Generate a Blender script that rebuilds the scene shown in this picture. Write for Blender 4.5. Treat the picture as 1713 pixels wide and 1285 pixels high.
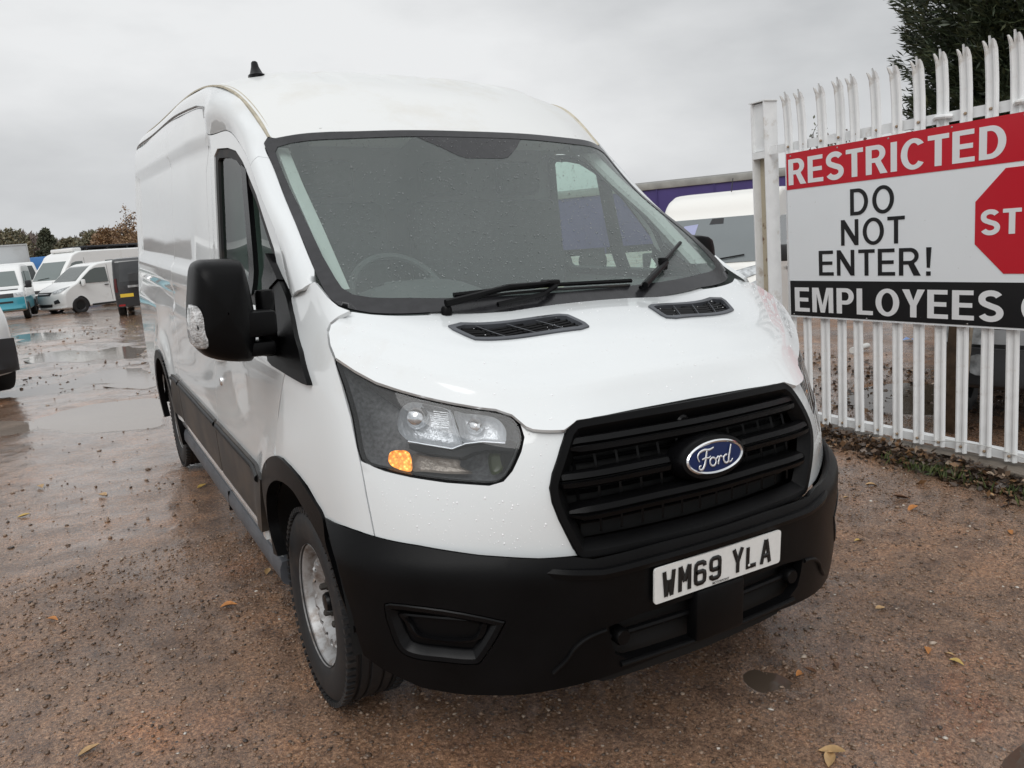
import bpy, bmesh, math, random
import numpy as np
from mathutils import Matrix, Vector
from mathutils.geometry import delaunay_2d_cdt
# ---------------------------------------------------------------- camera, sky, sun, exposure
FPX, CAM_POS, YAW, PITCH, ROLL = 1321.5, np.array([-1.6492,-1.5506,1.6603]), 0.5244, 0.2082, -0.0292
IW, IH = 1713.0, 1285.0
scene = bpy.context.scene
for o_ in list(bpy.data.objects): bpy.data.objects.remove(o_)
col = scene.collection
fw = np.array([math.sin(YAW)*math.cos(PITCH), math.cos(YAW)*math.cos(PITCH), -math.sin(PITCH)])
r0 = np.array([math.cos(YAW), -math.sin(YAW), 0.0]); u0 = np.cross(r0, fw)
rt = math.cos(ROLL)*r0+math.sin(ROLL)*u0; up = -math.sin(ROLL)*r0+math.cos(ROLL)*u0
cam_data = bpy.data.cameras.new('camera'); cam = bpy.data.objects.new('camera', cam_data); col.objects.link(cam)
cam_data.sensor_fit = 'HORIZONTAL'; cam_data.sensor_width = 36.0; cam_data.lens = FPX/IW*36.0
cam_data.clip_start = 0.05; cam_data.clip_end = 3000
M_ = Matrix.Identity(4)
for i_ in range(3):
    M_[i_][0], M_[i_][1], M_[i_][2], M_[i_][3] = rt[i_], up[i_], -fw[i_], CAM_POS[i_]
cam.matrix_world = M_
scene.camera = cam
scene.render.resolution_x, scene.render.resolution_y = 1024, 768
scene.view_settings.view_transform = 'Standard'; scene.view_settings.look = 'None'
scene.view_settings.exposure = EXPOSURE = 0.32; scene.view_settings.gamma = 1.0
try: scene.view_settings.use_curve_mapping = False
except Exception: pass
scene.render.engine = 'CYCLES'
SUN_EL, SUN_AZ = math.radians(46), math.radians(226)
world = bpy.data.worlds.new('World'); scene.world = world; world.use_nodes = True
wt = world.node_tree; wt.nodes.clear()
def wn(t, **k):
    n = wt.nodes.new(t)
    for a, b in k.items(): setattr(n, a, b)
    return n
w_out = wn('ShaderNodeOutputWorld'); w_bg = wn('ShaderNodeBackground')
w_sky = wn('ShaderNodeTexSky', sky_type='NISHITA', sun_disc=False, sun_elevation=SUN_EL, sun_rotation=SUN_AZ)
w_sky.air_density = 1.0; w_sky.dust_density = 4.0
w_hs = wn('ShaderNodeHueSaturation'); w_hs.inputs['Saturation'].default_value = 0.08; w_hs.inputs['Value'].default_value = 0.5
w_tc = wn('ShaderNodeTexCoord'); w_sep = wn('ShaderNodeSeparateXYZ')
w_map = wn('ShaderNodeMapping'); w_map.inputs['Scale'].default_value = (1.0, 1.0, 2.6)
w_n = wn('ShaderNodeTexNoise'); w_n.inputs['Scale'].default_value = 2.2; w_n.inputs['Detail'].default_value = 6; w_n.inputs['Roughness'].default_value = 0.52
w_n2 = wn('ShaderNodeTexNoise'); w_n2.inputs['Scale'].default_value = 0.9; w_n2.inputs['Detail'].default_value = 3
w_r = wn('ShaderNodeValToRGB'); w_r.color_ramp.elements[0].position = .39; w_r.color_ramp.elements[0].color = (4.35,4.48,4.62,1)
w_r.color_ramp.elements[1].position = .60; w_r.color_ramp.elements[1].color = (7.2,7.3,7.38,1)
w_mix = wn('ShaderNodeMixRGB'); w_mix.inputs['Fac'].default_value = 0.9
L = wt.links.new
L(w_sky.outputs['Color'], w_hs.inputs['Color']); L(w_tc.outputs['Generated'], w_map.inputs['Vector'])
L(w_map.outputs['Vector'], w_n.inputs['Vector']); L(w_map.outputs['Vector'], w_n2.inputs['Vector'])
w_add = wn('ShaderNodeMath', operation='MULTIPLY_ADD'); w_add.inputs[1].default_value = .5
w_h = wn('ShaderNodeMath', operation='MULTIPLY'); w_h.inputs[1].default_value = .5
L(w_n.outputs['Fac'], w_add.inputs[0]); L(w_n2.outputs['Fac'], w_h.inputs[0]); L(w_h.outputs[0], w_add.inputs[2])
L(w_add.outputs[0], w_r.inputs['Fac'])
L(w_hs.outputs['Color'], w_mix.inputs['Color1']); 
# overcast sky: brighter towards the zenith
L(w_tc.outputs['Generated'], w_sep.inputs[0])
w_z = wn('ShaderNodeMapRange'); w_z.inputs['From Min'].default_value = 0.40; w_z.inputs['From Max'].default_value = 1.0
w_z.inputs['To Min'].default_value = 1.0; w_z.inputs['To Max'].default_value = 1.55
L(w_sep.outputs['Z'], w_z.inputs['Value'])
w_mul = wn('ShaderNodeVectorMath', operation='SCALE'); L(w_r.outputs['Color'], w_mul.inputs[0]); L(w_z.outputs[0], w_mul.inputs['Scale'])
L(w_mul.outputs['Vector'], w_mix.inputs['Color2'])
L(w_mix.outputs['Color'], w_bg.inputs['Color']); w_bg.inputs['Strength'].default_value = 0.1
L(w_bg.outputs[0], w_out.inputs['Surface'])
sun_d = bpy.data.lights.new('sun', 'SUN'); sun_d.energy = 1.0; sun_d.angle = math.radians(40); sun_d.color = (1.0, .99, .975)
sun = bpy.data.objects.new('sun', sun_d); col.objects.link(sun)
sdir = Vector((math.sin(SUN_AZ)*math.cos(SUN_EL), math.cos(SUN_AZ)*math.cos(SUN_EL), math.sin(SUN_EL)))
sun.rotation_euler = sdir.to_track_quat('Z', 'Y').to_euler(); sun.location = (0, 0, 30)
RND = random.Random(7)

# ---------------------------------------------------------------- materials
MATS = {}
def mat(name, color=(.5,.5,.5), rough=.5, metal=0.0, coat=0.0, spec=.5, emit=None, estr=0.0, noise=None, bump=None, alpha=None, trans=0.0, ior=1.45, dirt=None):
    """Principled material; noise=(scale, amount) varies the colour, bump=(scale, strength), dirt=(colour, scale, lo, hi)."""
    if name in MATS: return MATS[name]
    m = bpy.data.materials.new(name); m.use_nodes = True; nt = m.node_tree
    b = nt.nodes['Principled BSDF']; c4 = (*color, 1)
    b.inputs['Base Color'].default_value = c4; b.inputs['Roughness'].default_value = rough; b.inputs['Metallic'].default_value = metal
    b.inputs['Coat Weight'].default_value = coat; b.inputs['Coat Roughness'].default_value = .04
    b.inputs['Specular IOR Level'].default_value = spec; b.inputs['IOR'].default_value = ior; b.inputs['Transmission Weight'].default_value = trans
    tc = nt.nodes.new('ShaderNodeTexCoord'); last = None
    if noise:
        n = nt.nodes.new('ShaderNodeTexNoise'); n.inputs['Scale'].default_value = noise[0]; n.inputs['Detail'].default_value = 5
        nt.links.new(tc.outputs['Object'], n.inputs['Vector'])
        hv = nt.nodes.new('ShaderNodeHueSaturation'); hv.inputs['Color'].default_value = c4
        mr = nt.nodes.new('ShaderNodeMapRange'); mr.inputs['From Min'].default_value = .25; mr.inputs['From Max'].default_value = .75
        mr.inputs['To Min'].default_value = 1-noise[1]; mr.inputs['To Max'].default_value = 1+noise[1]
        nt.links.new(n.outputs['Fac'], mr.inputs['Value']); nt.links.new(mr.outputs[0], hv.inputs['Value'])
        nt.links.new(hv.outputs['Color'], b.inputs['Base Color']); last = hv.outputs['Color']
    if dirt:
        n = nt.nodes.new('ShaderNodeTexNoise'); n.inputs['Scale'].default_value = dirt[1]; n.inputs['Detail'].default_value = 8; n.inputs['Roughness'].default_value = .65
        nt.links.new(tc.outputs['Object'], n.inputs['Vector'])
        mr = nt.nodes.new('ShaderNodeMapRange'); mr.inputs['From Min'].default_value = dirt[2]; mr.inputs['From Max'].default_value = dirt[3]
        nt.links.new(n.outputs['Fac'], mr.inputs['Value'])
        mx = nt.nodes.new('ShaderNodeMixRGB'); mx.inputs['Color1'].default_value = c4; mx.inputs['Color2'].default_value = (*dirt[0], 1)
        if last: nt.links.new(last, mx.inputs['Color1'])
        nt.links.new(mr.outputs[0], mx.inputs['Fac']); nt.links.new(mx.outputs[0], b.inputs['Base Color'])
    if bump:
        n = nt.nodes.new('ShaderNodeTexNoise'); n.inputs['Scale'].default_value = bump[0]; n.inputs['Detail'].default_value = 4
        nt.links.new(tc.outputs['Object'], n.inputs['Vector'])
        bp = nt.nodes.new('ShaderNodeBump'); bp.inputs['Strength'].default_value = bump[1]; bp.inputs['Distance'].default_value = .01
        nt.links.new(n.outputs['Fac'], bp.inputs['Height']); nt.links.new(bp.outputs[0], b.inputs['Normal'])
    if emit: b.inputs['Emission Color'].default_value = (*emit, 1); b.inputs['Emission Strength'].default_value = estr
    MATS[name] = m; return m
def glass(name, tint=(.8,.87,.85), reflect=1.0, rough=0.0, haze=0.0, hazecol=(.5,.53,.53)):
    """thin sheet: tinted see-through plus a Fresnel mirror layer, and an even pale haze painted over it to lift its tone"""
    if name in MATS: return MATS[name]
    m = bpy.data.materials.new(name); m.use_nodes = True; nt = m.node_tree; nt.nodes.clear()
    out = nt.nodes.new('ShaderNodeOutputMaterial'); tr = nt.nodes.new('ShaderNodeBsdfTransparent'); tr.inputs[0].default_value = (*tint, 1)
    gl = nt.nodes.new('ShaderNodeBsdfGlossy'); gl.inputs['Roughness'].default_value = rough
    fr = nt.nodes.new('ShaderNodeFresnel'); gm = nt.nodes.new('ShaderNodeNewGeometry'); io = nt.nodes.new('ShaderNodeMapRange'); io.inputs['To Min'].default_value = 1.5; io.inputs['To Max'].default_value = 1/1.5; nt.links.new(gm.outputs['Backfacing'], io.inputs['Value']); nt.links.new(io.outputs[0], fr.inputs['IOR'])   # same mirror share from both sides
    mu = nt.nodes.new('ShaderNodeMath'); mu.operation = 'MULTIPLY'; mu.inputs[1].default_value = reflect; mu.use_clamp = True
    mx = nt.nodes.new('ShaderNodeMixShader'); nt.links.new(fr.outputs[0], mu.inputs[0]); nt.links.new(mu.outputs[0], mx.inputs[0])
    src = tr.outputs[0]
    if haze:
        df = nt.nodes.new('ShaderNodeBsdfDiffuse'); df.inputs[0].default_value = (*hazecol, 1)
        m2 = nt.nodes.new('ShaderNodeMixShader'); m2.inputs[0].default_value = haze
        nt.links.new(tr.outputs[0], m2.inputs[1]); nt.links.new(df.outputs[0], m2.inputs[2]); src = m2.outputs[0]
    nt.links.new(src, mx.inputs[1]); nt.links.new(gl.outputs[0], mx.inputs[2]); nt.links.new(mx.outputs[0], out.inputs['Surface'])
    MATS[name] = m; return m

# ---------------------------------------------------------------- object helpers
def tag(o, label=None, cat=None, group=None, kind=None):
    if label: o['label'] = label
    if cat: o['category'] = cat
    if group: o['group'] = group
    if kind: o['kind'] = kind
    return o
def empty(name, loc=(0,0,0), rot=(0,0,0), label=None, cat=None, group=None):
    o = bpy.data.objects.new(name, None); o.empty_display_size = .2; o.location = loc; o.rotation_euler = rot
    col.objects.link(o); return tag(o, label, cat, group)
LOCAL = set()
def wm(o): return wm(o.parent) @ o.matrix_parent_inverse @ o.matrix_basis if o.parent else o.matrix_basis.copy()
def attach(o, parent):
    t = parent
    while t.parent: t = t.parent
    o.parent = parent
    if t.name not in LOCAL: o.matrix_parent_inverse = wm(parent).inverted()     # things in LOCAL are built in their own coordinates
def mesh_obj(name, V, F, m, parent=None, smooth=True, sharp=35, mats=None, fm=None):
    me = bpy.data.meshes.new(name); me.from_pydata([tuple(map(float, v)) for v in V], [], [tuple(f) for f in F])
    for q in (mats or [m]): me.materials.append(q)
    if fm is not None: me.polygons.foreach_set('material_index', fm)
    if smooth:
        me.polygons.foreach_set('use_smooth', [True]*len(me.polygons))
        if sharp: me.set_sharp_from_angle(angle=math.radians(sharp))
    me.update()
    o = bpy.data.objects.new(name, me); col.objects.link(o)
    if parent is not None: attach(o, parent)
    return o
class MB:
    """collects simple solids into one mesh"""
    def __init__(s): s.V = []; s.F = []; s.M = []; s.mi = 0
    def add(s, V, F):
        n = len(s.V); s.V += [tuple(map(float, v)) for v in V]; s.F += [tuple(i+n for i in f) for f in F]; s.M += [s.mi]*len(F)
    def box(s, c, d, R=None, bev=0.0):
        c = np.array(c, float); h = np.array(d, float)/2
        if bev <= 0:
            P = np.array([[x,y,z] for x in (-1,1) for y in (-1,1) for z in (-1,1)], float)*h
            F = [(0,1,3,2),(4,6,7,5),(0,4,5,1),(2,3,7,6),(0,2,6,4),(1,5,7,3)]
        else:
            bm = bmesh.new(); bmesh.ops.create_cube(bm, size=1.0)
            for v in bm.verts: v.co = Vector((v.co.x*d[0], v.co.y*d[1], v.co.z*d[2]))
            bmesh.ops.bevel(bm, geom=bm.edges[:], offset=bev, segments=2, affect='EDGES', profile=.5)
            bm.verts.index_update(); P = np.array([v.co[:] for v in bm.verts]); F = [tuple(v.index for v in f.verts) for f in bm.faces]; bm.free()
        if R is not None: P = P @ np.array(R).T
        s.add(P+c, F); return s
    def prism(s, poly, axis, a, b):
        """extrude a 2D polygon along axis ('x','y','z') from a to b"""
        n = len(poly); idx = {'x':(1,2,0),'y':(0,2,1),'z':(0,1,2)}[axis]; V = []
        for t in (a, b):
            for p in poly:
                q = [0,0,0]; q[idx[0]] = p[0]; q[idx[1]] = p[1]; q[idx[2]] = t; V.append(q)
        F = [tuple(range(n))[::-1], tuple(range(n, 2*n))]+[(i, (i+1) % n, n+(i+1) % n, n+i) for i in range(n)]
        s.add(V, F); return s
    def tube(s, pts, r, seg=10, cap=True):
        pts = [np.array(p, float) for p in pts]; n = len(pts); rr_ = r if hasattr(r, '__len__') else [r]*n; V = []; F = []; ref = None
        for i, p in enumerate(pts):
            d = pts[min(i+1, n-1)]-pts[max(i-1, 0)]; d = d/(np.linalg.norm(d)+1e-9)
            if ref is None:
                ref = np.cross(d, [0,0,1.0]); 
                if np.linalg.norm(ref) < 1e-3: ref = np.cross(d, [0,1.0,0])
            ref = ref-d*(ref@d); ref /= np.linalg.norm(ref)+1e-9; b = np.cross(d, ref)
            for k in range(seg):
                a = 2*math.pi*k/seg; V.append(p+rr_[i]*(math.cos(a)*ref+math.sin(a)*b))
        for i in range(n-1):
            for k in range(seg): F.append((i*seg+k, i*seg+(k+1) % seg, (i+1)*seg+(k+1) % seg, (i+1)*seg+k))
        if cap: F += [tuple(range(seg))[::-1], tuple((n-1)*seg+k for k in range(seg))]
        s.add(V, F); return s
    def lathe(s, prof, c=(0,0,0), seg=48, axis='x', closed=False):
        """prof: list of (radius, offset along axis)"""
        V = []; F = []; n = len(prof)
        for k in range(seg):
            a = 2*math.pi*k/seg
            for (r, h) in prof:
                p = (h, r*math.cos(a), r*math.sin(a)) if axis == 'x' else ((r*math.cos(a), h, r*math.sin(a)) if axis == 'y' else (r*math.cos(a), r*math.sin(a), h))
                V.append(np.array(p)+np.array(c))
        for k in range(seg):
            k2 = (k+1) % seg
            for i in range(n-1 if not closed else n):
                j = (i+1) % n; F.append((k*n+i, k2*n+i, k2*n+j, k*n+j))
        s.add(V, F); return s
    def grid(s, G):
        """G: rows x cols x 3"""
        G = np.asarray(G, float); R, Cc = G.shape[:2]
        s.add(G.reshape(-1, 3), [(i*Cc+j, i*Cc+j+1, (i+1)*Cc+j+1, (i+1)*Cc+j) for i in range(R-1) for j in range(Cc-1)]); return s
    def mirror(s):
        n = len(s.V); V = [(-x, y, z) for x, y, z in s.V]; F = [tuple(f[::-1]) for f in s.F]
        r = MB(); r.add(V, F); r.M = list(s.M); return r
    def build(s, name, m, parent=None, smooth=True, sharp=35, mats=None):
        return mesh_obj(name, s.V, s.F, m, parent, smooth, sharp, mats, s.M if mats else None)
def rotz(a): c, s = math.cos(a), math.sin(a); return np.array([[c,-s,0],[s,c,0],[0,0,1.0]])
def rotx(a): c, s = math.cos(a), math.sin(a); return np.array([[1.0,0,0],[0,c,-s],[0,s,c]])
def roty(a): c, s = math.cos(a), math.sin(a); return np.array([[c,0,s],[0,1.0,0],[-s,0,c]])
def copy_tree(o, parent=None):
    c = o.copy(); col.objects.link(c)
    if parent is not None: c.parent = parent
    for ch in [q for q in list(col.objects) if q.parent == o]: copy_tree(ch, c)
    return c

# ---------------------------------------------------------------- smooth surfaces and trimmed panels
def card(knots, t):
    """values of the natural cubic cardinal splines of `knots` at t -> (len(t), n)"""
    k = np.asarray(knots, float); n = len(k); h = np.diff(k); A = np.zeros((n, n)); B = np.zeros((n, n)); A[0,0] = A[-1,-1] = 1
    for i in range(1, n-1):
        A[i,i-1] = h[i-1]; A[i,i] = 2*(h[i-1]+h[i]); A[i,i+1] = h[i]
        B[i,i-1] = 6/h[i-1]; B[i,i+1] = 6/h[i]; B[i,i] = -6/h[i-1]-6/h[i]
    Mm = np.linalg.solve(A, B); t = np.asarray(t, float); i = np.clip(np.searchsorted(k, t)-1, 0, n-2); tt = np.clip(t, k[0]-.3, k[-1]+.3)
    a = (k[i+1]-tt)/h[i]; b = 1-a; I = np.eye(n)
    return a[:,None]*I[i]+b[:,None]*I[i+1]+((a**3-a)[:,None]*Mm[i]+(b**3-b)[:,None]*Mm[i+1])*(h[i]**2/6)[:,None]
def spline(xs, ys, t): return card(xs, np.atleast_1d(t)) @ np.asarray(ys, float)
class Net:
    def __init__(s, P, sym=False):
        s.P = np.asarray(P, float); du = np.linalg.norm(np.diff(s.P, axis=1), axis=2).mean(0); dv = np.linalg.norm(np.diff(s.P, axis=0), axis=2).mean(1)
        s.ku = np.r_[0, np.cumsum(du)]; s.kv = np.r_[0, np.cumsum(dv)]
        if sym: s.ku -= s.ku[-1]/2
        s.ur = (s.ku[0], s.ku[-1]); s.vr = (s.kv[0], s.kv[-1])
    def __call__(s, uv):
        uv = np.atleast_2d(uv); return np.einsum('ni,nj,ijk->nk', card(s.kv, uv[:,1]), card(s.ku, uv[:,0]), s.P)
class Field:
    """surface given as a function of two coordinates"""
    def __init__(s, fn, ur, vr): s.fn = fn; s.ur = ur; s.vr = vr
    def __call__(s, uv): uv = np.atleast_2d(uv); return s.fn(uv[:,0], uv[:,1])
def nrm(S, uv, e=1e-3):
    uv = np.atleast_2d(uv); n = np.cross(S(uv+[e,0])-S(uv-[e,0]), S(uv+[0,e])-S(uv-[0,e])); return n/(np.linalg.norm(n, axis=1)[:,None]+1e-12)
def project(P):
    d = np.atleast_2d(P)-CAM_POS; z = d@fw; return np.stack([IW/2+FPX*(d@rt)/z, IH/2-FPX*(d@up)/z], -1)
def pix(S, pts, ur=None, vr=None):
    """surface parameters of the points of S seen at these places of the photograph"""
    ur = ur or S.ur; vr = vr or S.vr; gu, gv = np.meshgrid(np.linspace(*ur, 110), np.linspace(*vr, 90)); g = np.stack([gu.ravel(), gv.ravel()], -1)
    G3 = S(g); q = project(G3); out = []
    n = nrm(S, g); face = np.abs(np.sum(n*(G3-CAM_POS), 1)); 
    for p in pts:
        uv = g[np.argmin(((q-p)**2).sum(1))].copy()
        for _ in range(25):
            f0 = project(S(uv))[0]-p; e = 1e-4
            J = np.stack([(project(S(uv+[e,0]))[0]-p-f0)/e, (project(S(uv+[0,e]))[0]-p-f0)/e], 1)
            try: st = np.linalg.lstsq(J, -f0, rcond=1e-3)[0]
            except Exception: break
            ns = np.linalg.norm(st); uv = uv+st*min(1, .05/(ns+1e-9))
            if ns < 1e-6: break
        out.append(uv)
    return np.array(out)
def smooth_poly(pts, n=6, closed=True):
    """Catmull-Rom through pts"""
    P = np.asarray(pts, float); m = len(P); out = []
    for i in range(m if closed else m-1):
        p0, p1, p2, p3 = (P[(i-1) % m], P[i], P[(i+1) % m], P[(i+2) % m]) if closed else (P[max(i-1,0)], P[i], P[i+1], P[min(i+2,m-1)])
        for k in range(n):
            t = k/n; out.append(.5*((2*p1)+(p2-p0)*t+(2*p0-5*p1+4*p2-p3)*t*t+(3*p1-p0-3*p2+p3)*t**3))
    if not closed: out.append(P[-1])
    return np.array(out)
def area(P): x, y = P[:,0], P[:,1]; return .5*np.sum(x*np.roll(y,-1)-y*np.roll(x,-1))
def offset_poly(P, d):
    """move the outline inwards by d (outline counter-clockwise)"""
    P = np.asarray(P, float); a = P-np.roll(P,1,0); b = np.roll(P,-1,0)-P
    na = np.stack([-a[:,1], a[:,0]], -1)/(np.linalg.norm(a,axis=1)[:,None]+1e-12); nb = np.stack([-b[:,1], b[:,0]], -1)/(np.linalg.norm(b,axis=1)[:,None]+1e-12)
    m = na+nb; m /= np.maximum((m*m).sum(1)/2, .5)[:,None]; return P+m*d
def densify(P, h):
    out = []; n = len(P)
    for i in range(n):
        a, b = P[i], P[(i+1) % n]; k = max(1, int(np.ceil(np.linalg.norm(b-a)/h)))
        for j in range(k): out.append(a+(b-a)*j/k)
    return np.array(out)
def inside(P, q):
    x, y = q[:,0], q[:,1]; r = np.zeros(len(q), bool); n = len(P)
    for i in range(n):
        x1, y1 = P[i]; x2, y2 = P[(i+1) % n]
        if y1 == y2: continue
        c = ((y1 > y) != (y2 > y)) & (x < (x2-x1)*(y-y1)/(y2-y1)+x1); r ^= c
    return r
def segdist(P, q):
    d = np.full(len(q), 1e9); n = len(P)
    for i in range(n):
        a, b = P[i], P[(i+1) % n]; ab = b-a; t = np.clip(((q-a)@ab)/(ab@ab+1e-12), 0, 1); d = np.minimum(d, np.linalg.norm(q-a-t[:,None]*ab, axis=1))
    return d
def ccw(P): P = np.asarray(P, float); return P if area(P) > 0 else P[::-1]
def panel(name, S, outline, m, parent=None, holes=(), h=.03, thick=.014, gap=.002, off=0.0, out=None, flip=None, lip=.0):
    """piece of the surface S cut to an outline (in S's parameters), with folded-in edges. Returns (V, F) too."""
    P = ccw(outline)
    keep = np.linalg.norm(P-np.roll(P,1,0), axis=1) > 1e-5; P = P[keep]
    if gap: P = offset_poly(P, gap)
    P = densify(P, h); H = []
    for q in holes:
        q = ccw(q); q = q[np.linalg.norm(q-np.roll(q,1,0),axis=1) > 1e-5]
        if gap: q = offset_poly(q, -gap)
        H.append(densify(q, h)[::-1])
    lo, hi = P.min(0), P.max(0); gx, gy = np.meshgrid(np.arange(lo[0]+h*.5, hi[0], h), np.arange(lo[1]+h*.5, hi[1], h))
    gx = gx.copy(); gx[1::2] += h*.5; g = np.stack([gx.ravel(), gy.ravel()], -1); k = inside(P, g) & (segdist(P, g) > .45*h)
    for q in H: k &= (~inside(q, g)) & (segdist(q, g) > .45*h)
    pts = [P]+H+[g[k]]; edges = []; n0 = 0
    for q in [P]+H: edges += [(n0+i, n0+(i+1) % len(q)) for i in range(len(q))]; n0 += len(q)
    allp = np.concatenate(pts)
    vs, es, fs, *_ = delaunay_2d_cdt([Vector(p) for p in allp], edges, [], 0, 1e-6)
    uv = np.array([v[:] for v in vs]); cen = np.array([uv[list(f)].mean(0) for f in fs]); ok = inside(P, cen)
    for q in H: ok &= ~inside(q, cen)
    fs = [f for f, o in zip(fs, ok) if o]
    N = nrm(S, uv); V = S(uv)+N*0; c = V.mean(0)
    sgn = 1.0
    if out is not None: sgn = 1.0 if np.sum(N.mean(0)*np.array(out)) > 0 else -1.0
    N = N*sgn; V = V+N*off; F = []
    for f in fs:
        a, b, d = V[f[0]], V[f[1]], V[f[2]]; F.append(tuple(f) if np.cross(b-a, d-a)@N[f[0]] > 0 else tuple(f)[::-1])
    if thick:
        cnt = {}
        for f in F:
            for i in range(len(f)):
                e = (f[i], f[(i+1) % len(f)]); cnt[e] = 1
        be = [e for e in cnt if (e[1], e[0]) not in cnt]; bv = sorted({v for e in be for v in e}); mp = {v: len(V)+i for i, v in enumerate(bv)}
        V = np.concatenate([V, V[bv]-N[bv]*thick]); F += [(b, a, mp[a], mp[b]) for a, b in be]
    if name is None: return V, F
    return mesh_obj(name, V, F, m, parent)
def mirror_obj(o, name=None):
    """the same piece on the other side of the vehicle"""
    me = o.data; V = [(-v.co.x, v.co.y, v.co.z) for v in me.vertices]; F = [tuple(p.vertices)[::-1] for p in me.polygons]
    q = mesh_obj(name or o.name.split('.')[0], V, F, None, o.parent, mats=list(me.materials), fm=[p.material_index for p in me.polygons]); return q
# ================================================================ the white panel van: surfaces (x is across, y runs to its rear, z up)
SIDE_Z = [.20,.45,.60,.80,1.0,1.15,1.30,1.42,1.60,1.90,2.10,2.25,2.34]
SIDE_X = [.985,1.012,1.022,1.028,1.030,1.028,1.015,1.002,.988,.968,.950,.925,.892]
WB, AX = 3.30, 1.023
def sst(a, b, x): t = np.clip((x-a)/(b-a), 0, 1); return t*t*(3-2*t)
def side_x(y, z):
    y = np.asarray(y, float); z = np.asarray(z, float); x = spline(SIDE_Z, SIDE_X, z)
    x = x-(.02+.05*np.clip((z-.9)/.5, 0, 1))*np.clip((1.7-y)/1.0, 0, 2)**2
    x = x-.065*sst(1.15, 1.50, z)*sst(3.0, 1.9, y)
    x = x-.035*np.clip((y-5.45)/.2, 0, 1.2)**2
    for yc in (AX, AX+WB):                                     # swollen wheel arches
        r = np.hypot(y-yc, (z-.36)); x = x+.022*sst(.66, .52, r)
    # pressed panels of the load area and the waist crease
    def press(y0, y1, z0, z1, d): return d*sst(y0, y0+.05, y)*sst(y1, y1-.05, y)*sst(z0, z0+.035, z)*sst(z1, z1-.035, z)
    x = x-press(2.42, 5.45, 1.42, 2.06, .020)-press(2.42, 5.45, 1.17, 1.33, .014)
    x = x-.016*sst(1.30, 1.05, z)*sst(.75, 1.0, z)*sst(1.5, 2.0, y)*sst(4.4, 3.8, y)
    return x
def side_fn(y, z): return np.stack([-side_x(y, z), y, z], -1)
SIDE = Field(side_fn, (.7, 5.65), (.25, 2.34))
def symcols(rows):
    R = []
    for r in rows:
        r = [np.array(p, float) for p in r]; R.append([p*[-1,1,1] for p in r[:0:-1]]+r)
    return np.array(R)
def sx(y, z): return (float(side_x(np.array([y]), np.array([z]))[0]), y, z)
NOSE_ROWS = []
for z, pl in [(.60, [(0,.11),(.25,.125),(.5,.165),(.72,.28),(.86,.39),(.955,.52),(1.0,.72)]),
              (.77, [(0,.112),(.25,.127),(.5,.167),(.72,.29),(.86,.40),(.955,.53),(1.0,.72)]),
              (.93, [(0,.125),(.25,.14),(.5,.185),(.72,.325),(.86,.44),(.95,.56),(.995,.73)]),
              (1.08,[(0,.18),(.25,.195),(.5,.25),(.72,.385),(.86,.50),(.945,.615),(.985,.76)]),
              (1.20,[(0,.30),(.25,.312),(.5,.36),(.72,.465),(.85,.56),(.935,.665),(.972,.80)]),
              (1.30,[(0,.48),(.25,.49),(.5,.52),(.70,.58),(.83,.65),(.915,.735),(.945,.855)]),
              (1.42,[(0,.72),(.25,.725),(.5,.74),(.68,.775),(.80,.82),(.865,.885),(.897,.96)]),
              (1.52,[(0,.95),(.25,.95),(.5,.955),(.66,.97),(.77,.99),(.85,1.02),(.892,1.08)])]:
    NOSE_ROWS.append([(x, y, z) for x, y in pl]+[sx(1.10 if z < 1.5 else 1.2,z), sx(1.4,z), sx(1.8,z)])
NOSE = Net(symcols(NOSE_ROWS), sym=True)
HOOD = Net(symcols([
 [(0,.205,1.10),(.25,.21,1.10),(.43,.222,1.10),(.58,.29,1.115),(.78,.48,1.185),(.945,.68,1.265)],
 [(0,.265,1.173),(.25,.271,1.169),(.446,.297,1.166),(.603,.366,1.180),(.788,.541,1.235),(.941,.730,1.300)],
 [(0,.285,1.195),(.25,.29,1.19),(.45,.32,1.186),(.61,.39,1.20),(.79,.56,1.25),(.940,.745,1.31)],
 [(0,.310,1.209),(.25,.315,1.204),(.452,.345,1.199),(.614,.414,1.213),(.792,.580,1.261),(.938,.760,1.319)],
 [(0,.40,1.26),(.25,.405,1.257),(.46,.43,1.25),(.63,.50,1.262),(.80,.65,1.302),(.932,.815,1.35)],
 [(0,.53,1.312),(.25,.53,1.305),(.49,.545,1.287),(.66,.61,1.305),(.81,.75,1.345),(.925,.885,1.38)],
 [(0,.66,1.345),(.25,.66,1.338),(.5,.665,1.325),(.68,.73,1.345),(.82,.84,1.378),(.917,.945,1.405)],
 [(0,.81,1.367),(.25,.81,1.365),(.5,.82,1.364),(.70,.86,1.382),(.83,.93,1.408),(.91,1.0,1.43)]]), sym=True)
# windscreen: base to top
WS = Net(symcols([
 [(0,.745,1.352),(.3,.752,1.354),(.58,.79,1.362),(.78,.87,1.385),(.925,.985,1.425)],
 [(0,.985,1.53),(.3,.995,1.532),(.57,1.035,1.54),(.76,1.105,1.556),(.895,1.205,1.578)],
 [(0,1.27,1.74),(.3,1.28,1.738),(.56,1.32,1.735),(.74,1.39,1.735),(.855,1.475,1.74)],
 [(0,1.60,2.025),(.3,1.612,2.023),(.54,1.65,2.015),(.70,1.70,2.008),(.812,1.765,1.99)]]), sym=True)
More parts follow.
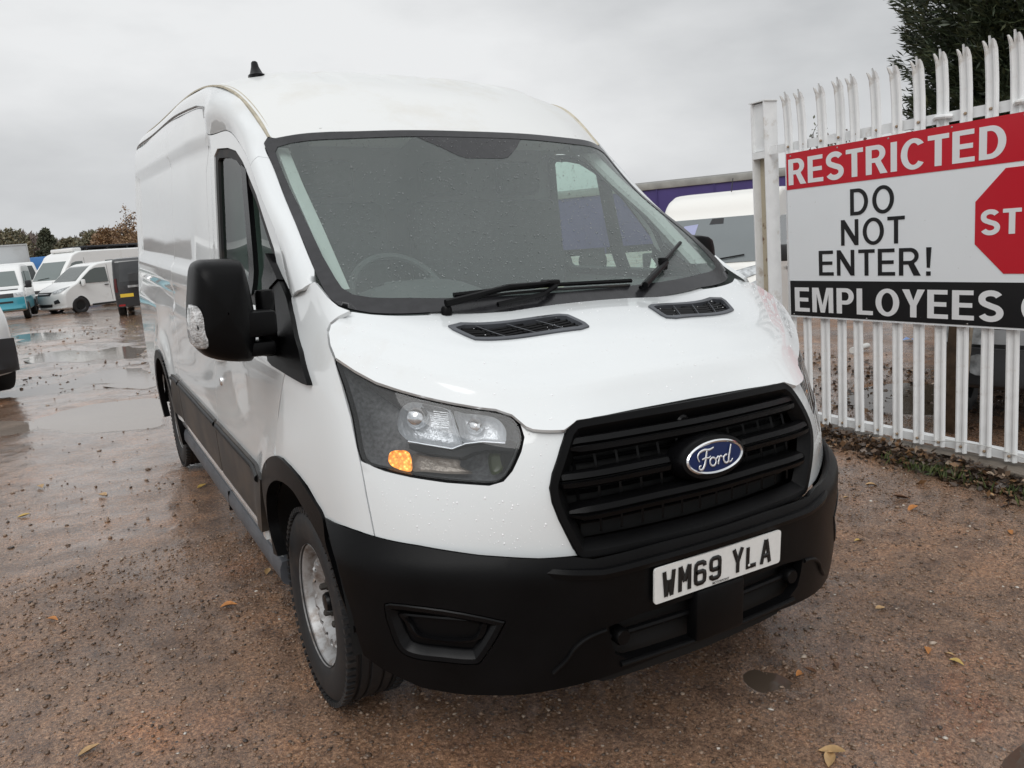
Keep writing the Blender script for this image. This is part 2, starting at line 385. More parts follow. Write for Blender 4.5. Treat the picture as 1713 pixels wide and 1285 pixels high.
# roof: sections from the windscreen header backwards
def roof_sec(y, zc, ze, xe, drop):
    xs = np.array([0,.3,.5,.65,.76,1.0]); return [(x*xe/1.0, y+drop*(x**2), ze+(zc-ze)*(1-abs(x)**3.2)**.85) for x in xs]
_wt = WS(np.stack([np.linspace(0, WS.ur[1], 120), np.full(120, WS.vr[1])], -1))
_row0 = [(x, float(np.interp(x, _wt[:,0], _wt[:,1]))+.004, float(np.interp(x, _wt[:,0], _wt[:,2]))+.002) for x in np.array([0,.3,.5,.65,.76,1.0])*.806]
ROOF = Net(symcols([
 _row0, roof_sec(1.80,2.160,2.11,.822,.13), roof_sec(2.05,2.280,2.215,.845,.08), roof_sec(2.35,2.362,2.28,.862,.03),
 roof_sec(2.75,2.412,2.32,.872,0), roof_sec(3.5,2.45,2.335,.875,0), roof_sec(4.6,2.46,2.335,.872,0), roof_sec(5.3,2.45,2.33,.868,0), roof_sec(5.65,2.41,2.30,.86,0)]), sym=True)
# pillar / roof-rail strip between the windscreen edge or roof gutter and the side of the body
def spix(*p): return pix(SIDE, list(p), vr=(.3, 2.34))
_d = spix((488,505),(476,451),(464,398),(434,321),(417.5,272),(407,250),(397,234),(374,219),(345,221.5))
PIL_D = [tuple(side_fn(np.array([y]), np.array([z]))[0]) for y, z in list(_d)+[(2.50,2.165),(2.80,2.22),(3.5,2.25),(4.6,2.25),(5.3,2.25),(5.65,2.24)]]
_e = pix(WS, [(546,494),(520,437),(497,380),(470,314),(451,266),(444,243)])
_rk = ROOF.kv; _re = ROOF(np.stack([np.full(9, ROOF.ur[0]), _rk], -1))
PIL_E = [tuple(p) for p in WS(_e)]+[tuple(_re[0]), tuple(_re[1]), tuple(_re[2]), tuple(_re[3]), tuple(_re[4]), tuple(_re[5]), tuple(_re[6]), tuple(_re[7]), tuple(_re[8])]
PIL_M = []
for i_, (a_, b_) in enumerate(zip(PIL_E, PIL_D)):
    a_, b_ = np.array(a_), np.array(b_); m_ = (a_+b_)/2; d_ = np.linalg.norm(b_-a_); m_ = m_+np.array([-.22, [-.16,-.16,-.16,-.16,-.16,-.12,-.08,-.05,-.02,0,0,0,0,0,0][i_], [.1,.1,.1,.1,.1,.12,.14,.17,.20,.22,.22,.22,.22,.22,.22][i_]])*d_*.6
    PIL_M.append(m_)
PIL = Net(np.array([[a_, b_, c_] for a_, b_, c_ in zip(PIL_E, PIL_M, PIL_D)]))
# ---------------------------------------------------------------- the van: materials
paint = mat('van_white_paint', (.72,.745,.75), rough=.26, coat=1.0, dirt=((.62,.60,.56), 2.2, .60, .95), bump=(260, .02))
roofpaint = mat('van_roof_paint', (.72,.73,.72), rough=.42, coat=.3, dirt=((.60,.57,.50), 3.0, .52, .95), bump=(120, .02))
plastic = mat('black_grained_plastic', (.0030,.0030,.0033), rough=.34, spec=.15, bump=(900, .12), noise=(6, .35))
gplastic = mat('black_smooth_plastic', (.0032,.0032,.0036), rough=.24, spec=.18)
dull = mat('dull_grey_plastic', (.075,.08,.09), rough=.45, noise=(8, .3))
void = mat('underbody_black', (.006,.006,.006), rough=.8)
rubber = mat('tyre_rubber', (.016,.016,.017), rough=.62, dirt=((.06,.045,.035), 9, .5, .9))
steel = mat('painted_steel_wheel', (.40,.40,.40), rough=.45, metal=.45, dirt=((.12,.075,.045), 16, .46, .70))
chrome = mat('chrome', (.82,.83,.84), rough=.10, metal=1.0)
reflector = mat('lamp_reflector', (.66,.68,.70), rough=.28, metal=.45, bump=(45, .9))
lamp_black = mat('lamp_housing', (.105,.108,.112), rough=.35, noise=(90,.5))
amber = mat('lit_amber_bulb', (.9,.45,.1), rough=.3, bump=(90, .8))
def _amber():
    nt = amber.node_tree; b = nt.nodes['Principled BSDF']; tc = nt.nodes.new('ShaderNodeTexCoord'); n = nt.nodes.new('ShaderNodeTexVoronoi'); n.inputs['Scale'].default_value = 95; nt.links.new(tc.outputs['Object'], n.inputs['Vector'])
    r = nt.nodes.new('ShaderNodeValToRGB'); e = r.color_ramp.elements; e[0].position = .05; e[0].color = (1.0,.72,.30,1); e[1].position = .62; e[1].color = (.30,.07,.004,1); q = e.new(.3); q.color = (.95,.36,.04,1)
    nt.links.new(n.outputs['Distance'], r.inputs[0]); nt.links.new(r.outputs[0], b.inputs['Emission Color']); b.inputs['Emission Strength'].default_value = 1.15
_amber()
clear = glass('lamp_lens_glass', (.90,.91,.92), 1.0, haze=.05)
frit = mat('windscreen_black_border', (.020,.020,.022), rough=.22, noise=(30, .3))
wsglass = glass('windscreen_glass', (.78,.87,.84), 1.0, haze=.145, hazecol=(.50,.57,.555))
sideglass = glass('door_glass', (.62,.78,.70), 1.0)
trim = mat('cab_trim_grey', (.07,.074,.074), rough=.7, noise=(14, .1))
trimpale = mat('cab_trim_pale', (.55,.56,.54), rough=.7)
seatcloth = mat('seat_cloth', (.045,.047,.05), rough=.9, noise=(40, .25))
sealant = mat('weathered_gutter_sealant', (.46,.42,.33), rough=.7, noise=(26, .25))
V_LABEL = 'large white panel van in front with black bumper, black grille and lit amber sidelight'
van = empty('panel_van', (0, 2.6, 0), label=V_LABEL, cat='van')
UR = (NOSE.ur[0], 0.0)
def npix(*p): return pix(NOSE, list(p), ur=UR)
def mir(P): return np.array(P)*[-1, 1]
OUTN = (0,-1,.1)
# ---- headlight outline, hood seam, grille outline in the parameters of the nose
HL_PX = [(559.2,599.7),(593.2,621.9),(628.7,641.1),(673,655.9),(717.4,667.7),(776.5,679.6),(829.7,686.9),(856.3,695.8),(869.6,710.6),(876.1,731.3),(871.1,755),(856.3,787.5),(841.5,804.7),(817.9,811.7),(746.9,806.7),(687.8,797.8),(643.5,787.5),(602.1,769.7),(587.3,698.8),(572.5,645.6)]
HL = npix(*HL_PX)
GR_L = npix((966.2,704.5),(952,714.5),(945.7,723.9),(937.8,749.2),(923.6,793.3),(919.5,817),(923.6,840.6),(934.7,869),(947.3,894.2),(958.3,916.2),(968,930))
_gt = np.array([0, GR_L[0][1]+.012]); _gb = pix(NOSE, [(1160,893)])[0]
gtop = np.array([0, _gt[1]-.004]); gbot = np.array([0, _gb[1]])
q1 = GR_L[0]*.6+gtop*.4; q1[1] = GR_L[0][1]*.25+gtop[1]*.75
GRILLE = np.concatenate([[gtop], [q1], GR_L, [[GR_L[-1][0]*.9, gbot[1]+.004]], [[GR_L[-1][0]*.5, gbot[1]]], [gbot], [[-GR_L[-1][0]*.5, gbot[1]]], [[-GR_L[-1][0]*.9, gbot[1]+.004]], mir(GR_L[::-1]), [mir(q1)]])
# ---- front fascia between bonnet, headlights, grille and bumper
top = npix((966.2,704.5),(945,722.5),(912,722.5),(893,721),(880,716),(871,707.5))
hl_in = HL[8:18]
low = npix((602.5,772),(613,828),(627,898),(700,913),(800,929),(900,935),(958,931))
half = np.concatenate([GR_L[0:11], low[::-1][:-1], [low[0]], hl_in[::-1], top[::-1][:-1]])
fasc = panel('front_fascia', NOSE, half, paint, van, h=.022, out=OUTN)
o2 = mirror_obj(fasc)
# ---- front wings with the wheel opening
fend = npix((559,600),(572,646),(587,699),(602,770),(613,830),(627,898),(600,889),(580,882),(560,875),(543,866),(527,835),(515,814),(502,797),(488,781),(474,767),(459,763),(460,743),(465,700),(470,660),(477,623),(483,570),(488,508),(487,498),(500,484),(526,471),(548,497),(566,512),(586,520),(566,530),(552,541),(547,553),(550,577))
wing = panel('front_wing', NOSE, fend, paint, van, h=.026, out=(-1,-.3,0)); mirror_obj(wing)
# ---- bonnet
hb = pix(HOOD, [(966.2,703.5),(945,720),(912,720.5),(893,719),(880,714),(870,705.5),(856.3,694),(829.7,685),(776.5,677.5),(717.4,665.7),(673,653.9),(628.7,639.1),(593.2,619.9),(560.5,598),(552,577),(549,556),(553,543),(567,532),(588,521.5)], ur=(HOOD.ur[0], 0))
hc = pix(HOOD, [(1158,667)])[0]; hc[0] = 0
wsb = pix(HOOD, [(620,526),(660,528),(720,526.5),(780,521)], ur=(HOOD.ur[0], 0)); vtop = HOOD.vr[1]-.006
hl_ = np.concatenate([[hc], hb, wsb[:3], [[-.55, vtop], [-.3, vtop]]])
hood_outline = np.concatenate([hl_, mir(hl_[:0:-1])])
VENT_PX = [(749.4,547),(757,553),(794.4,569.7),(810,570.5),(972,552.5),(985.6,547.9),(979,542),(950,528.5),(935,527.5),(770,542)]
vent_l = pix(HOOD, VENT_PX, ur=(HOOD.ur[0], 0))
bonnet = panel('bonnet', HOOD, hood_outline, paint, van, holes=[offset_poly(ccw(vent_l), .012), offset_poly(ccw(mir(vent_l)), .012)], h=.026, out=(0,-.4,1))
def vent(sgn):
    P = ccw(vent_l if sgn < 0 else mir(vent_l)); ip = offset_poly(P, .016)
    fr = panel('bonnet_vent', HOOD, P, dull, van, holes=[ip], h=.02, thick=.02, gap=0, off=.006, out=(0,-.4,1))
    # slats follow the bonnet; dividers cross them
    lo, hi = ip.min(0), ip.max(0); sl = MB(); dv = MB(); n = 8
    c = ip.mean(0); long_ = ip[np.argmax(ip[:,0])]-ip[np.argmin(ip[:,0])]
    def at(uv, z): return (HOOD(uv)+nrm(HOOD, uv)*z*(1 if nrm(HOOD, uv)[0][2] > 0 else -1))[0]
    for k in range(n):
        v = lo[1]+(hi[1]-lo[1])*(k+.5)/n; row = np.stack([np.linspace(lo[0], hi[0], 60), np.full(60, v)], -1); ok = row[inside(ip, row)]
        if len(ok) < 3: continue
        ok = ok[[0, len(ok)//3, 2*len(ok)//3, -1]]; G = []
        for t, z in ((-.0040,-.010),(-.0040,-.006),(.0018,-.0035),(.0030,-.010)): G.append([at(p+[0,t], z) for p in ok])
        sl.grid(G)
    sl.build('slat', gplastic, fr)
    for f in (.27, .5, .73):
        a = np.array([lo[0]+(hi[0]-lo[0])*(f-.09*(1 if sgn < 0 else -1)), hi[1]]); b = np.array([lo[0]+(hi[0]-lo[0])*(f+.09*(1 if sgn < 0 else -1)), lo[1]])
        ln = a+(b-a)*np.linspace(0, 1, 30)[:,None]; ln = ln[inside(ip, ln)]
        if len(ln) > 2: dv.tube([at(p, .002) for p in ln[::4]], .0016, 5)
    dv.build('divider', dull, fr)
    Vv, Ff = panel(None, HOOD, offset_poly(P, .004), None, h=.05, thick=0, gap=0, off=-.022, out=(0,-.4,1)); mesh_obj('vent_well', Vv, Ff, void, fr)
vent(-1); vent(1)
# ---- grille
def ring(name, S, P, m, parent, w, d_out, d_in, out, h=.03):
    """moulded frame: rolls from the outline at height d_out down to a line w further in at height d_in"""
    P = densify(ccw(P), h); prof = [(0, d_out-.012), (0.0, d_out-.003), (.003, d_out), (w*.45, d_out*.9+d_in*.1), (w*.8, d_out*.4+d_in*.6), (w, d_in)]; G = []
    for dd, z in prof:
        q = offset_poly(P, dd) if dd else P; n = nrm(S, q); s_ = 1.0 if np.sum(n.mean(0)*np.array(out)) > 0 else -1.0; pts = S(q)+n*s_*z; G.append(np.concatenate([pts, pts[:1]]))
    G = np.array(G); V = G.reshape(-1, 3); R, Cc = G.shape[:2]; F = [(i*Cc+j, (i+1)*Cc+j, (i+1)*Cc+j+1, i*Cc+j+1) for i in range(R-1) for j in range(Cc-1)]
    a, b, c = V[F[3*Cc//2][0]], V[F[3*Cc//2][1]], V[F[3*Cc//2][2]]
    if np.cross(b-a, c-a)@np.array(out) < 0: F = [f[::-1] for f in F]
    return mesh_obj(name, V, F, m, parent)
GSM = smooth_poly(ccw(GRILLE), 3)
gfr = ring('grille', NOSE, GSM, plastic, van, .045, .012, -.03, OUTN)
Vv, Ff = panel(None, NOSE, offset_poly(ccw(GRILLE), .03), None, h=.05, thick=0, gap=0, off=-.075, out=OUTN); mesh_obj('grille_back', Vv, Ff, void, gfr)
ginner = offset_poly(ccw(GRILLE), .028)
def nz(x, z, d=0.0):
    """point of the nose at across x, height z, pushed out by d"""
    u = np.interp(x, NU_X, NU_U); v = np.interp(z, NV_Z, NV_V); uv = np.array([[u, v]]); n = nrm(NOSE, uv)[0]; n = n if n[1] < 0 else -n; return NOSE(uv)[0]+n*d
_uu = np.linspace(*NOSE.ur, 200); _p = NOSE(np.stack([_uu, np.full(200, NOSE.kv[2])], -1)); _s = np.argsort(_p[:,0]); NU_X, NU_U = _p[_s,0], _uu[_s]
_vv = np.linspace(*NOSE.vr, 80); _p = NOSE(np.stack([np.zeros(80), _vv], -1)); NV_Z, NV_V = _p[:,2], _vv
def grille_bar(z, xa, xb, hh=.025):
    xs = np.linspace(xa, xb, 22); G = []
    # double-ridged section (height offset, depth)
    for dz, d in ((hh,-.05),(hh,-.012),(hh*.75,.002),(hh*.15,.008),(-.002,-.004),(-hh*.15,-.004),(-hh*.25,.012),(-hh*.75,.008),(-hh*1.0,-.008),(-hh*1.0,-.05)):
        row = []
        for i, x in enumerate(xs):
            e = min(1.0, min(i, len(xs)-1-i)/1.6+.35); row.append(nz(x, z-.016*abs(x)**2/.25*.3+dz*e, d-(1-e)*.03))
        G.append(row)
    return MB().grid(G).build('grille_bar', plastic, gfr)
grille_bar(1.035, -.475, .475); grille_bar(.945, -.512, -.135); grille_bar(.945, .135, .512); grille_bar(.850, -.488, .488)
g = MB()
for x in np.linspace(-.44, .44, 13): g.tube([nz(x, z, -.05) for z in np.linspace(.765, 1.065, 7)], .005, 4)
for z in (.80, .895, .99): g.tube([nz(x, z, -.055) for x in np.linspace(-.47, .47, 12)], .006, 4)
g.build('grille_mesh', gplastic, gfr)
MB().lathe([(0,-.008),(.018,-.008),(.024,-.002),(.024,.03)], tuple(nz(-.06, 1.052, -.02)), 20, 'y').build('grille_screw', gplastic, gfr)
# ---- oval badge: black surround, bright rim, blue field, script lettering
BZ = .940; bc = nz(0, BZ, .008); BT = rotx(-.16)
def oval(a, b, n=64, yy=0.0): return [BT@np.array([.89*a*math.cos(t), yy, .89*b*math.sin(t)])+bc for t in np.linspace(0, 2*math.pi, n, endpoint=False)]
def oval_shell(prof, n=64):
    R = [oval(a, b, n, y) for a, b, y in prof]; G = [np.array(r+[r[0]]) for r in R]; return G
badge = MB().grid(oval_shell([(.155,.085,.05),(.152,.082,.012),(.140,.071,-.012),(.127,.058,-.014)])).build('badge', gplastic, gfr.parent)
MB().grid(oval_shell([(.128,.0575,-.010),(.128,.0575,-.017),(.123,.053,-.021),(.117,.0475,-.018),(.116,.0465,-.012)])).build('badge_rim', chrome, badge)
_o = oval(.1175,.0478,64,-.0165); mesh_obj('badge_field', _o+[BT@np.array([0,-.019,0])+bc], [(i,(i+1)%64,64) for i in range(64)], mat('badge_blue', (.006,.016,.075), rough=.35, spec=.3), badge)
def ribbon(mb, pts, w, put, d=0.0):
    """flat stroke of width w (number or list) along 2D pts, placed by put(x, z, depth)"""
    P = np.array(pts, float); n = len(P); W = np.full(n, w) if not hasattr(w, '__len__') else np.array(w); t = np.gradient(P, axis=0); t /= np.linalg.norm(t, axis=1)[:,None]+1e-12; nn = np.stack([-t[:,1], t[:,0]], -1)
    for i in range(1, n-1):                                     # mitre
        a = P[i]-P[i-1]; b = P[i+1]-P[i]; a /= np.linalg.norm(a)+1e-12; b /= np.linalg.norm(b)+1e-12; m = np.array([-a[1]-b[1], a[0]+b[0]]); m /= np.linalg.norm(m)+1e-12; nn[i] = m/max(.62, m@np.array([-a[1], a[0]]))
    A = P+nn*W[:,None]/2; B = P-nn*W[:,None]/2; V = []; F = []
    for q in (A, B): V += [put(x, z, d) for x, z in q]
    for q in (A, B): V += [put(x, z, d+.0012) for x, z in q]
    for i in range(n-1): F += [(2*n+i, 2*n+i+1, 3*n+i+1, 3*n+i), (i, n+i, n+i+1, i+1)][:1]+[(i, i+1, 2*n+i+1, 2*n+i), (n+i, 3*n+i, 3*n+i+1, n+i+1)]
    mb.add(V, F)
sc = MB(); bput = lambda x, z, d: BT@np.array([x*.86, -.0195-d, z*1.02-.002])+bc
def arc(cx, cz, rx, rz, a0, a1, n=14): return [(cx+rx*math.cos(math.radians(a0+(a1-a0)*i/n)), cz+rz*math.sin(math.radians(a0+(a1-a0)*i/n))) for i in range(n+1)]
cub = lambda pts, n=8: smooth_poly(pts, n, closed=False)
S_ = [([(-.078,-.002),(-.084,.012),(-.074,.024),(-.052,.029),(-.028,.027),(-.008,.031)], [.003,.005,.006,.007,.006,.004]),
      ([(-.040,.026),(-.046,.008),(-.054,-.012),(-.066,-.025),(-.079,-.024),(-.080,-.016),(-.072,-.014)], [.006,.008,.008,.007,.005,.005,.004]),
      ([(-.066,.003),(-.050,.005),(-.034,.004),(-.026,.008)], [.004,.005,.004,.003]),
      (arc(-.017,-.010,.014,.012,60,420,10), None),
      ([(.000,-.004),(.008,.002),(.013,-.004),(.008,-.014),(.006,-.021)], [.004,.005,.006,.006,.005]), ([(.012,-.003),(.020,.002),(.027,-.002)], [.004,.005,.005]),
      (arc(.045,-.010,.013,.012,70,330,10), None),
      ([(.072,.030),(.064,.010),(.056,-.010),(.056,-.020),(.066,-.020),(.074,-.013)], [.004,.006,.007,.006,.004,.003])]
for i_, (pt, w_) in enumerate(S_):
    q = cub(pt, 5); ww = .0058 if w_ is None else np.interp(np.linspace(0, 1, len(q)), np.linspace(0, 1, len(w_)), w_); ribbon(sc, q, ww, bput, .0003*i_)
sc.build('badge_lettering', mat('badge_silver', (.75,.76,.78), rough=.25, metal=.6), badge, sharp=None)
# ---- black bumper
def plan_off(row, d, z):
    q = []; n = len(row)
    for i, p in enumerate(row):
        a = row[max(i-1, 0)]; b = row[min(i+1, n-1)]; t = np.array([b[0]-a[0], b[1]-a[1]]) if i else np.array([1.0, 0]); t /= np.linalg.norm(t); q.append((p[0]+t[1]*d if i else 0.0, p[1]-t[0]*d, z))
    return q
_pl = [(0,.125),(.25,.135),(.5,.168),(.72,.280),(.86,.390),(.955,.522),(1.0,.70),(1.012,.86)]
BUMP = Net(symcols([plan_off(_pl, d, z) for d, z in ((-.012,.20),(.014,.23),(.036,.29),(.048,.38),(.052,.48),(.051,.58),(.051,.655),(.048,.704),(.027,.746),(.005,.773),(-.004,.80))]), sym=True)
BUR = (BUMP.ur[0], 0.0)
def bpix(*p): return pix(BUMP, list(p), ur=BUR)
b1 = bpix((958,931),(900,935),(800,929),(700,913),(627,898),(590,886),(560,875),(543,866)); b2 = bpix((553,905),(563,940),(575,985),(588,1025),(597,1062),(608,1096),(640,1120),(668,1134))
bvl = BUMP.vr[0]+.004; zcb = bpix((994,935),(1050,921))
bh = np.concatenate([[[0, zcb[1][1]-.002]], [[-.2, zcb[1][1]]], [zcb[0]], b1, b2, bpix((706,1151),(778,1163),(860,1164),(950,1150),(1044,1122),(1110,1096)), [[0, bpix((1150,1080))[0][1]]]])
bh[:,1] = np.maximum(bh[:,1], bvl); b_out = np.concatenate([bh, mir(bh[:0:-1])])
# lower intake
it = bpix((1018.8,1053.3),(1024,1078),(1030,1094),(1044,1102.4),(1060,1101)); 
iu = it[:,0]; vtop_i = it[0][1]; vbot_i = it[3][1]-.002
ih = np.array([[-.30, vtop_i+.02], [it[0][0], vtop_i+.008], it[1], it[2], [it[3][0]+.01, vbot_i], [-.25, vbot_i-.004], [0, vbot_i-.006]])
ih = np.concatenate([[[0, vtop_i+.022]], ih]); intake = np.concatenate([ih, mir(ih[1:-1][::-1])])
FOG_PX = [(652.6,1008.4),(643.7,1022.7),(652.6,1055),(667,1087),(692,1101.5),(740,1108),(792,1112),(810,1101.5),(842.3,1047.8),(835.2,1037),(742,1019)]
fog = bpix(*FOG_PX)
FOGS = smooth_poly(ccw(fog), 3)
bumper = panel('front_bumper', BUMP, b_out, plastic, van, holes=[intake, FOGS, mir(FOGS)], h=.026, thick=.03, gap=.001, out=OUTN)
for s_ in (-1, 1):
    P = FOGS if s_ < 0 else ccw(mir(FOGS))
    f1 = ring('fog_lamp_bezel', BUMP, offset_poly(P, .002), gplastic, bumper, .034, .004, -.022, (0,-1,0), h=.02)
    Pi = offset_poly(P, .030); 
    Vv, Ff = panel(None, BUMP, Pi, None, h=.03, thick=0, gap=0, off=-.026, out=(0,-1,0)); mesh_obj('fog_lamp_blank', Vv, Ff, plastic, f1)
    c0, c1 = Pi.min(0), Pi.max(0); r = MB()
    mid = np.array([(c0[0]+c1[0])/2-.0*s_, (c0[1]+c1[1])/2+.008]); rx, rz = (c1[0]-c0[0])*.30, (c1[1]-c0[1])*.26
    def bo(uv, d): n = nrm(BUMP, uv)[0]; n = n if n[1] < 0 else -n; return BUMP(uv)[0]+n*d
    sq = [(-1.1,1),(1.0,.8),(1.15,.5),(.8,-.9),(-.7,-.8),(-1.1,.3)] if s_ < 0 else [(1.1,1),(1.1,.3),(.7,-.8),(-.8,-.9),(-1.15,.5),(-1.0,.8)]
    Gs = []
    for sc_, d in ((1.25,-.025),(1.2,-.012),(1.05,-.010),(.98,-.018),(.97,-.045)): Gs.append([bo(mid+np.array([a*rx*sc_, b*rz*sc_]), d) for a, b in smooth_poly(sq, 4)])
    Gs = [g_+[g_[0]] for g_ in Gs]; r.grid(Gs); r.build('fog_lamp_frame', gplastic, f1)
    hm = MB()
    for k in range(-5, 6): hm.tube([bo(mid+np.array([rx*k/5.5, -rz*.8]), -.03), bo(mid+np.array([rx*k/5.5+.01, rz*.8]), -.03)], .0018, 4)
    for k in range(-3, 4): hm.tube([bo(mid+np.array([-rx, rz*k/4]), -.031), bo(mid+np.array([rx, rz*k/4]), -.031)], .0018, 4)
    hm.build('fog_lamp_mesh', gplastic, f1)
# intake interior: back, bar, bracket, two studs
Vv, Ff = panel(None, BUMP, offset_poly(ccw(intake), -.12), None, h=.06, thick=0, gap=0, off=-.06, out=OUTN); mesh_obj('intake_back', Vv, Ff, void, bumper)
def bz(x, z, d=0.0):
    u = np.interp(x, BU_X, BU_U); v = np.interp(z, BV_Z, BV_V); uv = np.array([[u, v]]); n = nrm(BUMP, uv)[0]; n = n if n[1] < 0 else -n; return BUMP(uv)[0]+n*d
_uu = np.linspace(*BUMP.ur, 200); _p = BUMP(np.stack([_uu, np.full(200, BUMP.kv[4])], -1)); _s = np.argsort(_p[:,0]); BU_X, BU_U = _p[_s,0], _uu[_s]
_vv = np.linspace(*BUMP.vr, 100); _p = BUMP(np.stack([np.zeros(100), _vv], -1)); BV_Z, BV_V = _p[:,2], _vv
zi0, zi1 = BUMP([[0, vbot_i-.006]])[0][2], BUMP([[0, vtop_i+.022]])[0][2]
ui = abs(it[0][0]); xi = abs(BUMP([[it[0][0], vtop_i]])[0][0])
bar = MB().tube([bz(x, zi0+(zi1-zi0)*.55, -.03) for x in np.linspace(-xi*.98, xi*.98, 18)], .011, 8); bar.build('intake_bar', plastic, bumper)
for s_ in (-1, 1): MB().lathe([(0,-.02),(.022,-.02),(.026,-.012),(.026,.02)], tuple(bz(s_*xi*.88, zi0+(zi1-zi0)*.55, -.02)), 18, 'y').build('intake_stud', plastic, bumper)
MB().box((0, bz(0,.5)[1]+.012, (zi0+zi1)/2+.006), (.20,.05,zi1-zi0+.03), bev=.012).build('intake_bracket', plastic, bumper)
# rim ledge along the lower lip of the intake
MB().tube([bz(x, zi0-.006, .002) for x in np.linspace(-xi*.9, xi*.9, 18)], .008, 8).build('intake_lip', plastic, bumper)
# raised edge that sweeps down from the intake's corners
cr = bpix((925,1126),(948,1104),(962,1084),(985,1066),(1014,1054)); cn = nrm(BUMP, cr); cn = np.where((cn[:,1] < 0)[:,None], cn, -cn); q_ = MB().tube(smooth_poly(BUMP(cr)+cn*.001, 4, closed=False), .007, 8).build('bumper_edge', plastic, bumper); mirror_obj(q_)
# shallow shelf above the number plate
G = []
for dz, d in ((.012,-.004),(.008,.010),(-.004,.014),(-.018,.010),(-.022,-.004)): G.append([bz(x, .690+dz-.004*abs(x)/.5+.03*max(0,abs(x)-.42)/.2, d-.03*sst(.50,.66,abs(x))) for x in np.linspace(-.68, .68, 44)])
MB().grid(G).build('bumper_shelf', plastic, bumper)
# ---- number plate
PY, PZ, PT = .068, .608, .0
PW, PH = .52, .111
plate = empty('number_plate'); attach(plate, van)
def pput(x, z, d=0.0): return np.array([x, PY-d+z*math.sin(PT), PZ+z*math.cos(PT)])
G = MB(); rp = [(sx_*(PW/2-.010)+.010*math.cos(a), sz_*(PH/2-.010)+.010*math.sin(a)) for sx_, sz_, a0 in ((1,1,0),(-1,1,90),(-1,-1,180),(1,-1,270)) for a in [math.radians(a0+t) for t in (0,30,60,90)]]
n_ = len(rp); G.add([pput(x, z, 0) for x, z in rp]+[pput(x, z, -.006) for x, z in rp], [tuple(range(n_))]+[(i, n_+i, n_+(i+1) % n_, (i+1) % n_) for i in range(n_)])
G.build('plate_face', mat('plate_white', (.74,.74,.72), rough=.3, coat=.3, noise=(60, .04)), plate)
def plate_char(ch, x0, w, h):
    t = .014; a = t/2; W, H = w-t, h-t; r = .016
    def rc(x, z): return (x0+a+x, -h/2+a+z)
    k = {'W': [[(0,H+a),(W*.22,-a)],[(W*.20,-a),(W*.5,H*.66)],[(W*.5,H*.66),(W*.80,-a)],[(W*.78,-a),(W,H+a)]], 'M': [[(0,-a),(0,H+a)],[(W*.02,H+a),(W*.5,H*.34)],[(W*.5,H*.34),(W*.98,H+a)],[(W,H+a),(W,-a)]],
         'Y': [[(0,H+a),(W*.5,H*.42)],[(W*.5,H*.42),(W,H+a)],[(W*.5,H*.48),(W*.5,-a)]], 'L': [[(0,H),(0,0),(W,0)]], 'A': [[(0,-a),(W*.46,H+a)],[(W*.54,H+a),(W,-a)],[(W*.2,H*.28),(W*.8,H*.28)]],
         '6': [[(W,H*.80),(W*.96,H*.93),(W*.75,H),(W*.25,H),(W*.05,H*.93),(0,H*.8),(0,H*.2),(W*.05,H*.07),(W*.25,0),(W*.75,0),(W*.95,H*.07),(W,H*.2),(W,H*.38),(W*.95,H*.5),(W*.75,H*.56),(W*.25,H*.56),(W*.04,H*.5)]]}
    k['9'] = [[(W-x, H-z) for x, z in k['6'][0]]]
    return [[rc(x, z) for x, z in s] for s in k[ch]]
cw, chh = .050, .079; xx = -.2325; pblack = mat('plate_black', (.01,.01,.01), rough=.4)
for ch in 'WM69 YLA':
    if ch == ' ': xx += .033; continue
    chars = MB()
    for dep, s in enumerate(plate_char(ch, xx, cw, chh)): ribbon(chars, s, .014, pput, .0015+.00015*dep)
    chars.build('character', pblack, plate, sharp=None); xx += cw+.011
def text_mesh(name, s, size, m, put, parent, bold=0.0, align='CENTER', sx_=1.0, spacing=1.0, depth=.002):
    """lettering as a solid of its own; put maps (x, z, d) to space"""
    cu = bpy.data.curves.new('lettering', 'FONT'); cu.body = s; cu.size = size; cu.align_x = align; cu.offset = bold; cu.space_character = spacing; cu.resolution_u = 6
    o = bpy.data.objects.new('lettering', cu); col.objects.link(o); me = bpy.data.meshes.new_from_object(o.evaluated_get(bpy.context.evaluated_depsgraph_get()))
    V = [(v.co.x*sx_, v.co.y) for v in me.vertices]; F = [tuple(p.vertices) for p in me.polygons]; bpy.data.objects.remove(o); bpy.data.curves.remove(cu); bpy.data.meshes.remove(me)
    P = [put(x, z, depth) for x, z in V]
    if len(F) and np.cross(np.array(P[F[0][1]])-P[F[0][0]], np.array(P[F[0][2]])-P[F[0][0]])@(np.array(put(0,0,1.0))-np.array(put(0,0,0.0))) < 0: F = [f[::-1] for f in F]
    return mesh_obj(name, P, F, m, parent, smooth=False), V
text_mesh('plate_maker_name', 'MOTORPOINT', .0105, MATS['plate_black'], lambda x, z, d: pput(x, z-.052, d), plate, bold=.0002)
bo_ = MB(); bo_.lathe([(0,-.004),(.004,-.003),(.0055,.001)], tuple(pput(.118,-.028,.001)), 10, 'y'); bo_.build('plate_screw', mat('screw_white', (.7,.7,.68), rough=.3), plate)
